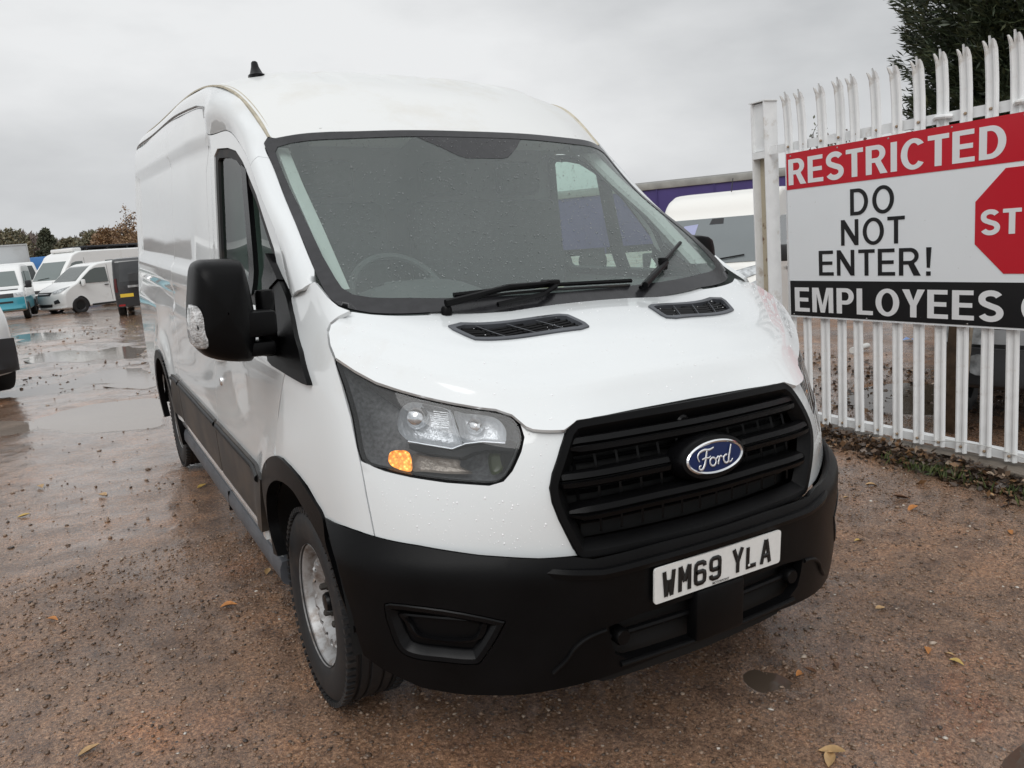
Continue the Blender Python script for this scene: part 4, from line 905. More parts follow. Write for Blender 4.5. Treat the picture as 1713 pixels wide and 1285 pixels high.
# ---- cab interior
cab_floor = MB().box((0,1.7,.84),(1.86,1.5,.03)).build('cab_floor', trim, van, smooth=False)
G = []
for y, z in ((.80,1.30),(.92,1.345),(1.10,1.375),(1.26,1.37),(1.36,1.33),(1.40,1.22),(1.38,.95)): G.append([(x, y+(.10*(abs(x)/.86)**2 if y < 1.2 else 0), z) for x in np.linspace(-.87, .87, 20)])
dash = MB().grid(G); dash.build('dashboard', trim, van)
hump = MB(); G = []
for t in np.linspace(0, math.pi, 12): G.append([(-.42-.26*math.cos(t), y, 1.355+h_*math.sin(t)) for y, h_ in ((.98,.01),(1.08,.05),(1.24,.085),(1.34,.07),(1.36,.0))])
hump.grid(G).build('instrument_hood', trim, van)
sw = empty('steering_wheel'); attach(sw, van); R_ = rotx(math.radians(-38)); c_ = np.array([-.42,1.47,1.36])
MB().tube([c_+R_@np.array([.195*math.cos(a), 0, .195*math.sin(a)]) for a in np.linspace(0, 2*math.pi, 40)], .016, 8, cap=False).build('wheel_rim', trim, sw)
sp = MB(); sp.box(c_+R_@np.array([0,-.01,0]), (.13,.05,.11), R=R_, bev=.015)
for a in (0, math.pi, -math.pi/2): sp.tube([c_, c_+R_@np.array([.19*math.cos(a), 0, .19*math.sin(a)])], .014, 6)
sp.build('wheel_hub', trim, sw)
def seat(xc, w):
    r = empty('seat'); attach(r, van)
    MB().box((xc,1.85,1.05),(w,.50,.17), bev=.05).build('seat_cushion', seatcloth, r)
    MB().box((xc,2.14,1.42),(w*.95,.15,.66), R=rotx(-.14), bev=.05).build('seat_back', seatcloth, r)
    for dx in ((0,) if w < .7 else (-.22,.22)): MB().box((xc+dx,2.22,1.86),(.25,.10,.17), R=rotx(-.12), bev=.035).build('headrest', seatcloth, r)
seat(-.45, .54); seat(.38, .92)
bp2 = [(-.93,.85),(-.955,1.2),(-.93,1.5),(-.89,1.95),(-.84,2.15),(-.6,2.24),(0,2.30)]; bp2 = bp2+[(-x, z) for x, z in bp2[:-1][::-1]]
MB().prism(bp2[::-1], 'y', 2.36, 2.38).build('bulkhead', mat('bulkhead_grey', (.17,.18,.18), rough=.7, noise=(5, .12)), van, smooth=False)
G = []
for y, z in ((1.68,2.02),(1.80,2.06),(2.1,2.10),(2.37,2.12)): G.append([(x, y+.1*(x/.8)**2*(1 if y < 1.9 else 0), z-.05*(x/.8)**2) for x in np.linspace(-.80, .80, 14)])
MB().grid(G).build('headliner', mat('headliner_grey', (.45,.46,.45), rough=.8), van)
for x in (-.42, .42): MB().box((x,1.78,2.005),(.42,.17,.02), R=rotx(-.25), bev=.006).build('sun_visor', trimpale, van)
ip_ = [(-.80,1.02,1.44),(-.79,1.30,1.645),(-.775,1.55,1.80),(-.76,1.78,1.96)]
for s_ in (-1, 1):
    G = [[(s_*-1*(x+dx), y+dy, z) for x, y, z in ip_] for dx, dy in ((-.03,-.01),(.02,.0),(.03,.03),(.0,.09),(-.08,.11))]; MB().grid(G).build('pillar_trim', trimpale, van)
# ---- shark-fin aerial and roof details
ab = roof_pt(np.array([-.66]), np.array([ROOF.kv[3]+.12]))[0]
ax_ = MB(); 
G = []
for t, sc_, dz in ((0,1.2,-.02),(0,1.15,.004),(.02,.85,.012),(.06,.52,.045),(.075,.42,.066),(.08,.26,.072),(.085,.03,.073)): G.append([ab+np.array([.034*sc_*math.cos(a), t*.4+.055*sc_*math.sin(a), dz]) for a in np.linspace(0, 2*math.pi, 21)])
ax_.grid(G).build('roof_aerial', plastic, van)
# paint beads of rain on the bonnet and nose
drops('rain_drops', HOOD, offset_poly(ccw(hood_outline), .03), 500, .0012, .0035, bonnet, wetp, (0,-.4,1), 5, 0)
drops('rain_drops', NOSE, offset_poly(ccw(half), .02), 260, .0012, .0032, fasc, wetp, (0,-1,.1), 6, 0)
# ================================================================ the yard
from mathutils import noise as mnoise
def vnoise(X, Y, s, seed=0):
    """smooth value noise on a lattice, vectorised"""
    x = X*s+seed*17.3; y = Y*s-seed*9.1; xi = np.floor(x).astype(np.int64); yi = np.floor(y).astype(np.int64); fx = x-xi; fy = y-yi; fx = fx*fx*(3-2*fx); fy = fy*fy*(3-2*fy)
    def h(a, b): n = (a*374761393+b*668265263+seed*144665) & 0x7fffffff; n = ((n ^ (n >> 13))*1274126177) & 0x7fffffff; return ((n ^ (n >> 16)) & 0xffff)/65535.0
    return (h(xi,yi)*(1-fx)+h(xi+1,yi)*fx)*(1-fy)+(h(xi,yi+1)*(1-fx)+h(xi+1,yi+1)*fx)*fy
def fbm(X, Y, s, o=4, seed=0, g=.5): return sum(g**k*(vnoise(X, Y, s*2**k, seed+k)-.5) for k in range(o))
def base_z(x, y):
    x = np.asarray(x, float); y = np.asarray(y, float); s = np.logaddexp(0, (y-6.0)*1.2)/1.2
    z = -.055*s+.05*sst(1.5, 2.9, x)*sst(7, 3, y)
    return z+.035*np.clip(x-5, 0, 60)*sst(5, 12, y)
def on_base(px, lo=1.0, hi=400.0):
    d = fw+rt*(px[0]-IW/2)/FPX-up*(px[1]-IH/2)/FPX
    for _ in range(60):
        m = (lo+hi)/2; p = CAM_POS+d*m
        if p[2] > float(base_z(p[0], p[1])): lo = m
        else: hi = m
    return CAM_POS+d*hi
def at_depth(px, D): return CAM_POS+(fw+rt*(px[0]-IW/2)/FPX-up*(px[1]-IH/2)/FPX)*D
# puddles: outlines seen in the yard
PUD_PX = [[(78,700),(100,688),(150,676),(205,668),(262,664),(275,690),(262,712),(190,719),(130,722),(88,716)],
          [(-40,668),(0,655),(60,646),(120,634),(160,620),(215,614),(262,618),(262,645),(215,650),(170,640),(110,652),(40,664)],
          [(60,591),(110,583),(150,586),(205,580),(238,584),(235,596),(170,600),(120,606),(70,602)],
          [(-30,707),(0,704),(40,706),(50,714),(30,724),(-30,728)],
          [(130,637),(150,628),(170,632),(165,640)],
          [(25,562),(60,556),(120,560),(90,568),(40,570)],
          [(1245,1126),(1262,1117),(1281,1124),(1296,1123),(1318,1136),(1328,1143),(1296,1143),(1276,1149),(1258,1140)],
          [(1668,1285),(1690,1248),(1730,1232),(1800,1300),(1700,1330)],
          [(1412,660),(1470,640),(1560,640),(1600,660),(1590,690),(1500,690),(1425,680)]]
PUD = [np.array([on_base(p)[:2] for p in q]) for q in PUD_PX]
def pud_mask(X, Y):
    """1 inside a puddle falling to 0 outside it"""
    q = np.stack([X.ravel(), Y.ravel()], -1); m = np.zeros(len(q))
    for P in PUD:
        Pd = smooth_poly(P, 4); lo, hi = Pd.min(0)-.6, Pd.max(0)+.6; k = ((q > lo) & (q < hi)).all(1)
        if not k.any(): continue
        d = segdist(Pd, q[k]); ins = inside(Pd, q[k]); w = .10+.02*np.linalg.norm(Pd.max(0)-Pd.min(0)); sd = np.where(ins, d, -d); m[k] = np.maximum(m[k], sst(-w, w, sd))
    return m.reshape(X.shape)
def ruts(X, Y):
    """the churned surface"""
    f = .020*fbm(X, Y, .9, 4, 3)+.010*fbm(X, Y, 5, 4, 11)
    far = sst(5.5, 8.5, Y)*(1-.75*sst(14, 34, Y))*(1-.8*sst(4, 8, np.abs(X))); f = f+far*(.05*fbm(X, Y*1.6, .8, 4, 21)+.030*fbm(X, Y*1.5, 3.2, 3, 31))
    return f
def ground_z(X, Y):
    m = pud_mask(X, Y); nr = sst(-.55, .2, np.minimum(Y, 4)) if False else 1.0
    # keep the wheel tracks of the van at their level
    flat = np.zeros_like(X)
    for yc in (AX, AX+WB):
        for xc in (-.885, .885): flat = np.maximum(flat, np.exp(-((X-xc)**2/.09+(Y-yc)**2/.09)))
    pits = sst(.03, -.02, ruts(X, Y))*0
    return base_z(X, Y)+ruts(X, Y)*(1-.9*flat)*(1-.6*m)-.030*m*(1-flat)-.002*flat
def axis_pts(a, b, fn):
    out = [a]
    while out[-1] < b: out.append(out[-1]+fn(out[-1]))
    return np.array(out)
xs = np.r_[-axis_pts(2.6, 240, lambda t: .03+.05*(t-2.5))[::-1], np.arange(-2.58, 4.6, .036), axis_pts(4.62, 240, lambda t: .036+.05*(t-4.6))]
ys = np.r_[-axis_pts(1.2, 60, lambda t: .05+.12*(t-1.2))[::-1], np.arange(-1.18, 3.0, .034), axis_pts(3.0, 320, lambda t: .034+.016*(t-3.0))]
X, Y = np.meshgrid(xs, ys); Z = ground_z(X, Y); R_, C_ = X.shape
me = bpy.data.meshes.new('ground'); V = np.stack([X, Y, Z], -1).reshape(-1, 3); idx = np.arange(R_*C_).reshape(R_, C_)
Fq = np.stack([idx[:-1,:-1], idx[:-1,1:], idx[1:,1:], idx[1:,:-1]], -1).reshape(-1, 4)
me.vertices.add(len(V)); me.vertices.foreach_set('co', V.ravel()); me.loops.add(Fq.size); me.loops.foreach_set('vertex_index', Fq.ravel().astype(np.int32))
me.polygons.add(len(Fq)); me.polygons.foreach_set('loop_start', np.arange(0, Fq.size, 4, dtype=np.int32)); me.polygons.foreach_set('loop_total', np.full(len(Fq), 4, dtype=np.int32)); me.polygons.foreach_set('use_smooth', [True]*len(Fq)); me.update(calc_edges=True)
ground = bpy.data.objects.new('ground', me); col.objects.link(ground); tag(ground, kind='structure')
def ground_mat():
    m = bpy.data.materials.new('wet_gravel'); m.use_nodes = True; nt = m.node_tree; b = nt.nodes['Principled BSDF']; N = nt.nodes.new; Lk = nt.links.new
    tc = N('ShaderNodeTexCoord')
    def noise(s, d=6, r=.6, dist=0.0):
        n = N('ShaderNodeTexNoise'); n.inputs['Scale'].default_value = s; n.inputs['Detail'].default_value = d; n.inputs['Roughness'].default_value = r; n.inputs['Distortion'].default_value = dist; Lk(tc.outputs['Object'], n.inputs['Vector']); return n.outputs['Fac']
    def ramp(f, stops):
        r = N('ShaderNodeValToRGB'); e = r.color_ramp.elements
        while len(e) < len(stops): e.new(.5)
        for q, (p, c) in zip(e, stops): q.position = p; q.color = (*c, 1) if len(c) == 3 else c
        Lk(f, r.inputs[0]); return r.outputs[0]
    def mix(a, bb, f, t='MIX'):
        x = N('ShaderNodeMixRGB'); x.blend_type = t
        for s, v in ((x.inputs[1], a), (x.inputs[2], bb), (x.inputs[0], f)):
            if hasattr(v, 'is_linked'): Lk(v, s)
            else: s.default_value = v if not isinstance(v, tuple) else (*v, 1)
        return x.outputs[0]
    grit = ramp(noise(75, 5, .78), [(.30,(.055,.036,.026)),(.44,(.20,.130,.090)),(.56,(.37,.25,.175)),(.70,(.62,.48,.36))])
    fine = ramp(noise(330, 3, .7), [(.32,(.38,.36,.34)),(.52,(1,1,1)),(.68,(1.6,1.5,1.45))])
    big = ramp(noise(.75, 5, .6, .4), [(.34,(.62,.60,.60)),(.5,(.95,.93,.92)),(.66,(1.18,1.08,.98))])
    mid = ramp(noise(5.5, 5, .65, .3), [(.33,(.55,.52,.52)),(.5,(1,1,1)),(.68,(1.25,1.15,1.05))])
    c = mix(grit, fine, 1.0, 'MULTIPLY'); c = mix(c, (.96,.875,.785), 1.0, 'MULTIPLY'); c = mix(c, big, 1.0, 'MULTIPLY'); c = mix(c, mid, 1.0, 'MULTIPLY')
    # reddish clay patches and small pale stones
    clay = ramp(noise(1.6, 4, .6), [(.56,(0,0,0)),(.80,(.8,.8,.8))]); c = mix(c, mix(c, (1.22,.95,.78), 1.0, 'MULTIPLY'), clay)
    vo = N('ShaderNodeTexVoronoi'); vo.inputs['Scale'].default_value = 38; vo.inputs['Randomness'].default_value = 1; Lk(tc.outputs['Object'], vo.inputs['Vector'])
    rnd = N('ShaderNodeSeparateColor'); Lk(vo.outputs['Color'], rnd.inputs[0])
    st1 = N('ShaderNodeMath'); st1.operation = 'LESS_THAN'; st1.inputs[1].default_value = .20; Lk(vo.outputs['Distance'], st1.inputs[0])
    st2 = N('ShaderNodeMath'); st2.operation = 'GREATER_THAN'; st2.inputs[1].default_value = .80; Lk(rnd.outputs[0], st2.inputs[0])
    st = N('ShaderNodeMath'); st.operation = 'MULTIPLY'; Lk(st1.outputs[0], st.inputs[0]); Lk(st2.outputs[0], st.inputs[1])
    c = mix(c, ramp(rnd.outputs[1], [(0,(.05,.045,.045)),(.5,(.16,.13,.11)),(1,(.36,.31,.27))]), st.outputs[0])
    Lk(c, b.inputs['Base Color'])
    at = N('ShaderNodeAttribute'); at.attribute_name = 'wet'
    wetn = noise(1.05, 5, .62, .5); ws_ = N('ShaderNodeMath'); ws_.operation = 'MULTIPLY_ADD'; ws_.inputs[1].default_value = .42; Lk(at.outputs['Fac'], ws_.inputs[0]); Lk(wetn, ws_.inputs[2])
    wetr = ramp(ws_.outputs[0], [(.38,(.45,.45,.45)),(.54,(.28,.28,.28)),(.74,(.13,.13,.13))])
    rr = mix(wetr, ramp(noise(60, 3), [(.3,(.65,.65,.65)),(.7,(1.25,1.25,1.25))]), 1.0, 'MULTIPLY'); Lk(rr, b.inputs['Roughness'])
    b.inputs['Specular IOR Level'].default_value = .5; b.inputs['Coat Roughness'].default_value = .14; b.inputs['Coat IOR'].default_value = 1.4
    wc = ramp(ws_.outputs[0], [(.38,(.20,.20,.20)),(.56,(.65,.65,.65)),(.74,(1,1,1))]); Lk(wc, b.inputs['Coat Weight'])
    def bump(f, st_, d, prev=None):
        x = N('ShaderNodeBump'); x.inputs['Strength'].default_value = st_; x.inputs['Distance'].default_value = d; Lk(f, x.inputs['Height'])
        if prev: Lk(prev, x.inputs['Normal'])
        return x.outputs[0]
    n0_ = bump(noise(7, 5, .6), .30, .03); n1 = bump(noise(26, 6, .7), .8, .02); n2 = bump(noise(120, 4, .75), .9, .007, n1); inv = N('ShaderNodeMath'); inv.operation = 'MULTIPLY_ADD'; inv.inputs[1].default_value = -1; inv.inputs[2].default_value = 1; Lk(vo.outputs['Distance'], inv.inputs[0])
    n3 = bump(inv.outputs[0], .35, .008, n2); Lk(n3, b.inputs['Normal']); Lk(n0_, b.inputs['Coat Normal'])
    return m
# where water stands or has just run off: round the puddles and along the low side of the van
wet_ = np.zeros(X.shape)
for P in PUD:
    c = P.mean(0); r = np.linalg.norm(P.max(0)-P.min(0)); wet_ = np.maximum(wet_, np.exp(-(np.hypot(X-c[0], (Y-c[1])*1.2)/(r*.75+.15))**2))
wet_ = np.maximum(wet_, .75*sst(2.2, 3.6, Y)*sst(30, 12, Y)*(.55+.45*sst(.4, .6, vnoise(X, Y, .55, 4)))*sst(.2, -.9, X)); wet_ = np.maximum(wet_, .6*sst(1.4, .9, np.abs(X))*sst(-.9, -.2, Y)); wet_ = np.maximum(wet_, .55*np.exp(-((X-2.35-.1*Y)/.35)**2))
wa = me.attributes.new('wet', 'FLOAT', 'POINT'); wa.data.foreach_set('value', wet_.ravel().astype(np.float32))
me.materials.append(ground_mat())
# standing water
water = mat('muddy_sky_water', (.235,.195,.165), rough=.03, spec=.8, ior=1.38, bump=(22, .05))  # mud colour, raised paler to paint in more of the sky's reflection
dwater = mat('dark_shallow_water', (.075,.056,.042), rough=.04, spec=.5, ior=1.33, bump=(30, .06))
for P in PUD:
    Pd = smooth_poly(P, 4); c = Pd.mean(0); Pd = c+(Pd-c)*1.0; k = np.linalg.norm(Pd-c, axis=1)[:,None]; Pd = Pd+(Pd-c)/(k+1e-9)*min(.22, .12*float(np.linalg.norm(P.max(0)-P.min(0))))
    Pd = densify(ccw(Pd), .25); n0 = len(Pd); z = base_z(Pd[:,0], Pd[:,1])-.013; zc = float(base_z(c[0], c[1]))-.013; inner = [c+(Pd-c)*f for f in (.66,.33)]
    V = [(p[0], p[1], zz) for p, zz in zip(Pd, z)]
    for q in inner: V += [(p[0], p[1], float(zz)) for p, zz in zip(q, base_z(q[:,0], q[:,1])-.013)]
    V.append((c[0], c[1], zc)); F = []
    for r_ in range(2): F += [(r_*n0+i, r_*n0+(i+1) % n0, (r_+1)*n0+(i+1) % n0, (r_+1)*n0+i) for i in range(n0)]
    F += [(2*n0+i, 2*n0+(i+1) % n0, 3*n0) for i in range(n0)]
    o = mesh_obj('puddle', V, F, water if c[1] > 4.5 else dwater, smooth=True, sharp=None); tag(o, kind='structure')
# loose stones
def stones(name, n, region, rmin, rmax, m, seed, keep=None, pw=3.0, sink=.35):
    rg = np.random.default_rng(seed); x = region[0]+(region[1]-region[0])*rg.random(n); y = region[2]+(region[3]-region[2])*rg.random(n)
    if keep is not None: k = keep(x, y, rg); x, y = x[k], y[k]
    n = len(x); r = rmin+(rmax-rmin)*rg.random(n)**pw; z = ground_z(x, y)
    base = np.array([[1,0,0],[-1,0,0],[0,1,0],[0,-1,0],[0,0,1],[0,0,-1],[.62,.62,.5],[-.62,.62,.5],[-.62,-.62,.5],[.62,-.62,.5]], float)
    Fb = [(4,6,7),(4,7,8),(4,8,9),(4,9,6),(0,2,6),(2,1,7),(1,3,8),(3,0,9),(6,2,7),(7,1,8),(8,3,9),(9,0,6),(0,5,2),(2,5,1),(1,5,3),(3,5,0)]
    a = rg.random(n)*6.283; sc = .6+.8*rg.random((n,3)); sc[:,2] *= .62; jit = 1+.5*(rg.random((n,len(base)))-.5)
    P = base[None]*jit[:,:,None]*sc[:,None,:]*r[:,None,None]; ca, sa = np.cos(a)[:,None], np.sin(a)[:,None]
    Q = np.stack([P[:,:,0]*ca-P[:,:,1]*sa+x[:,None], P[:,:,0]*sa+P[:,:,1]*ca+y[:,None], P[:,:,2]+z[:,None]+r[:,None]*sink*.5], -1)
    Fa = (np.array(Fb)[None]+(np.arange(n)*len(base))[:,None,None]).reshape(-1, 3)
    mm = bpy.data.meshes.new(name); VV = Q.reshape(-1, 3); mm.vertices.add(len(VV)); mm.vertices.foreach_set('co', VV.ravel()); mm.loops.add(Fa.size); mm.loops.foreach_set('vertex_index', Fa.ravel().astype(np.int32)); mm.polygons.add(len(Fa)); mm.polygons.foreach_set('loop_start', np.arange(0, Fa.size, 3, dtype=np.int32)); mm.polygons.foreach_set('loop_total', np.full(len(Fa), 3, dtype=np.int32)); mm.update(calc_edges=True)
    mm.materials.append(m); o = bpy.data.objects.new(name, mm); col.objects.link(o); tag(o, kind='stuff'); return o
def stone_mat(name, stops, rough=.4):
    m = bpy.data.materials.new(name); m.use_nodes = True; nt = m.node_tree; b = nt.nodes['Principled BSDF']; g = nt.nodes.new('ShaderNodeNewGeometry'); r = nt.nodes.new('ShaderNodeValToRGB'); e = r.color_ramp.elements
    while len(e) < len(stops): e.new(.5)
    for q, (p, c) in zip(e, stops): q.position = p; q.color = (*c, 1)
    nt.links.new(g.outputs['Random Per Island'], r.inputs[0]); nt.links.new(r.outputs[0], b.inputs['Base Color']); b.inputs['Roughness'].default_value = rough; return m
sm = stone_mat('wet_stones', [(0,(.05,.037,.03)),(.3,(.13,.084,.056)),(.7,(.22,.145,.098)),(.93,(.30,.21,.15)),(.985,(.42,.34,.27)),(1,(.60,.57,.52))], .35)
under = lambda x, y, rg: ~((np.abs(x) < .8) & (y > .9))
stones('loose_grit', 42000, (-3.2,4.0,-1.15,2.8), .0020, .0085, sm, 1, under, 2.4)
stones('pebbles', 2600, (-3.6,4.4,-1.15,4.5), .004, .014, sm, 2, under, 4)
stones('loose_stones', 3600, (-4.5,6.5,3.0,11.0), .004, .015, sm, 4, lambda x, y, rg: ~((np.abs(x) < 1.1) & (y < 5.6)) & (rg.random(len(x)) < .4+.6*(vnoise(x, y*1.5, 1.2, 5) > .5)), 3)
stones('rubble', 3500, (-8,5.0,8.0,26.0), .010, .032, sm, 8, lambda x, y, rg: vnoise(x, y*2, .8, 9) > .42, 3)
# ================================================================ palisade fence and its sign
FX, FY, FZ = np.array([-.0591,-.9970,.0504]), np.array([.9975,-.0570,.0425]), np.array([-.0395,.0528,.9978])
FP = np.array([3.0991,1.2518,.2067])
FMAT = Matrix(((FX[0],FY[0],FZ[0],FP[0]),(FX[1],FY[1],FZ[1],FP[1]),(FX[2],FY[2],FZ[2],FP[2]),(0,0,0,1)))
def in_fence(root): root.matrix_world = FMAT; root.matrix_basis = FMAT.copy()
fpaint = mat('fence_white_paint', (.78,.79,.79), rough=.40, dirt=((.40,.33,.25), 7, .58, .80), bump=(45, .10), noise=(12, .06))
frust = mat('beige_rusty_steel', (.50,.44,.33), rough=.6, dirt=((.16,.085,.045), 9, .55, .64))
fence = empty('palisade_fence', label='white steel palisade fence with splayed triple-point pales on the right', cat='fence'); in_fence(fence)
def fobj(mb, name, m, parent=None, **k):
    o = mb.build(name, m, None, **k); o.parent = parent or fence; return o
def pale_mesh():
    """W-section pale: folded strip whose top splits into three points that splay towards the viewer"""
    sec = [(-.037,.004),(-.029,-.009),(-.019,-.011),(-.011,.001),(0,.005),(.011,.001),(.019,-.011),(.029,-.009),(.037,.004)]; T = .0035; b = MB(); zs = [-.045,.2,.6,1.0,1.4,1.8,2.0,2.10,2.18,2.24,2.265]
    def bend(z): return -.0-.020*max(0, (z-2.0)/.27)**1.9
    G1 = [[(x, y+bend(z)-.03, z) for x, y in sec] for z in zs]; G2 = [[(x, y+bend(z)-.03+T, z) for x, y in sec] for z in zs]
    b.grid(G1); b.grid([r[::-1] for r in G2])
    for i in range(len(zs)-1):
        for j in (0, len(sec)-1): b.add([G1[i][j], G1[i+1][j], G2[i+1][j], G2[i][j]], [(0,1,2,3)])
    for (j0, j1, jx, lean, dz) in ((0,3,-.012,-.040,.050),(3,5,0.0,-.020,.068),(5,8,.012,-.040,.050)):   # the three points
        base = [G1[-1][j] for j in range(j0, j1+1)]; cx = sum(p[0] for p in base)/len(base)+jx*.6; cy = base[0][1]+lean*.6; z0 = zs[-1]
        m1 = [(p[0]*.75+cx*.25, p[1]+lean*.35, z0+dz*.6) for p in base]; tip = [(p[0]*.45+cx*.55, p[1]*.4+cy*.6+lean*.35, z0+dz+(.0 if jx == 0 else -.004)) for p in base]; b.grid([base, m1, tip])
        b.grid([[(p[0], p[1]+T, p[2]) for p in r][::-1] for r in (base, m1, tip)])
    b.add([G1[0][j] for j in range(9)]+[G2[0][j] for j in range(9)], [(j, 9+j, 10+j, j+1) for j in range(8)])
    return b
pproto = fobj(pale_mesh(), 'pale', fpaint, sharp=20)
pale_s = [-1.181+.1477*k for k in range(24)]
for k, s in enumerate(pale_s):
    o = pproto if k == 0 else pproto.copy()
    if k: col.objects.link(o); o.parent = fence
    o.location = (s+RND.uniform(-.004,.004), RND.uniform(-.003,.003), RND.uniform(-.006,.006)); o.rotation_euler = (RND.uniform(-.006,.006), RND.uniform(-.006,.006), RND.uniform(-.08,.08))
# rust bleeding and bolts where the pales meet the rails
bolt = MB().lathe([(0,-.010),(.006,-.009),(.009,-.004),(.009,.002)], (0,0,0), 8, 'y'); bproto = None
for s in pale_s:
    for z in (1.955,-.012):
        if bproto is None: bproto = o = fobj(bolt, 'bolt', mat('rusty_bolt', (.30,.22,.15), rough=.6, noise=(60,.5)))
        else: o = bproto.copy(); col.objects.link(o); o.parent = fence
        o.location = (s, -.030, z)
def rail(z0, z1, s0, s1):
    b = MB(); b.box(((s0+s1)/2, -.010, (z0+z1)/2), (s1-s0, .006, z1-z0)); b.box(((s0+s1)/2, .018, z1-.003), (s1-s0, .05, .006)); return b
for z0, z1 in ((1.925,1.985),(-.040,.012)): fobj(rail(z0, z1, -1.31, 2.3), 'rail', fpaint)
for s in (-.05, .42): fobj(MB().tube([(s,-.02,1.955),(s+.03,-.045,1.962),(s+.09,-.045,1.958),(s+.11,-.02,1.955)], .014, 8), 'rail_bracket', fpaint)
post = MB(); post.box((-1.505+.004,0,1.0),(.010,.13,2.62)); post.box((-1.375,0,1.0),(.010,.13,2.62)); po = fobj(post, 'post', fpaint)
post = MB(); post.box((-1.44,.01,1.0),(.118,.008,2.60)); fobj(post, 'post_web', frust, po)
post = MB(); post.box((-1.44,-.028,1.93),(.119,.07,.05)); post.box((-1.44,-.016,2.13),(.119,.045,.34)); post.box((-1.44,0,2.312),(.16,.135,.008)); post.box((-1.335,-.02,1.955),(.075,.008,.06)); fobj(post, 'post_cap', fpaint, po)
fobj(MB().box((-1.44,.0,.68),(.30,.10,.05)), 'post_bracket', fpaint, po)
plinth = MB(); G = []
for y, z in ((-.10,-.30),(-.095,-.085),(-.085,-.072),(.06,-.072),(.065,-.30)): G.append([(s, y+.006*math.sin(s*7), z+.005*math.sin(s*5)) for s in np.linspace(-1.6, 2.4, 30)])
pl = plinth.grid(G).build('kerb', mat('wet_concrete', (.16,.135,.11), rough=.5, noise=(9,.3), bump=(60,.4)), None); tag(pl, label='low concrete kerb under the white palisade fence', cat='kerb'); pl.matrix_world = FMAT
# old wire pegged along the bottom rail
fobj(MB().tube([(s, -.05-.01*math.sin(s*9), .0+.03*math.sin(s*6.1)) for s in np.linspace(-.1, .9, 30)], .003, 5), 'wire', mat('wire_grey', (.5,.5,.48), rough=.4))
# ---- sign board
sign = empty('warning_sign', label='big white warning sign with red and black bands reading RESTRICTED and DO NOT ENTER', cat='sign'); in_fence(sign)
SW0, SW1, SZ0, SZ1, SYF = -1.17, 1.27, .735, 1.905, -.062
swhite = mat('sign_white', (.79,.82,.84), rough=.28, noise=(3,.02), dirt=((.5,.49,.46), 30, .68, .74)); sred = mat('sign_red', (.52,.012,.025), rough=.28, dirt=((.7,.6,.6), 40, .72, .76)); sblack = mat('sign_black', (.012,.012,.013), rough=.3, dirt=((.5,.5,.5), 34, .72, .75)); stext = mat('sign_white_print', (.75,.76,.77), rough=.3)
def sobj(mb, name, m, parent=None, **k): o = mb.build(name, m, None, **k); o.parent = parent or sign; return o
sobj(MB().box(((SW0+SW1)/2, SYF+.004, (SZ0+SZ1)/2), (SW1-SW0, .006, SZ1-SZ0)), 'board', swhite, smooth=False)
sobj(MB().box(((SW0+SW1)/2, SYF-.0002, (1.652+SZ1)/2), (SW1-SW0, .0024, SZ1-1.652)), 'red_band', sred, smooth=False)
sobj(MB().box(((SW0+.006+SW1)/2, SYF-.0002, (SZ0+.012+1.0)/2), (SW1-SW0-.012, .0024, 1.0-SZ0-.012)), 'black_band', sblack, smooth=False)
oc = [(.525+.288/math.cos(math.pi/8)*math.cos(math.pi/8+k*math.pi/4), 1.337+.288/math.cos(math.pi/8)*math.sin(math.pi/8+k*math.pi/4)) for k in range(8)]
sobj(MB().prism(oc, 'y', SYF-.0016, SYF+.002), 'stop_octagon', sred, smooth=False)
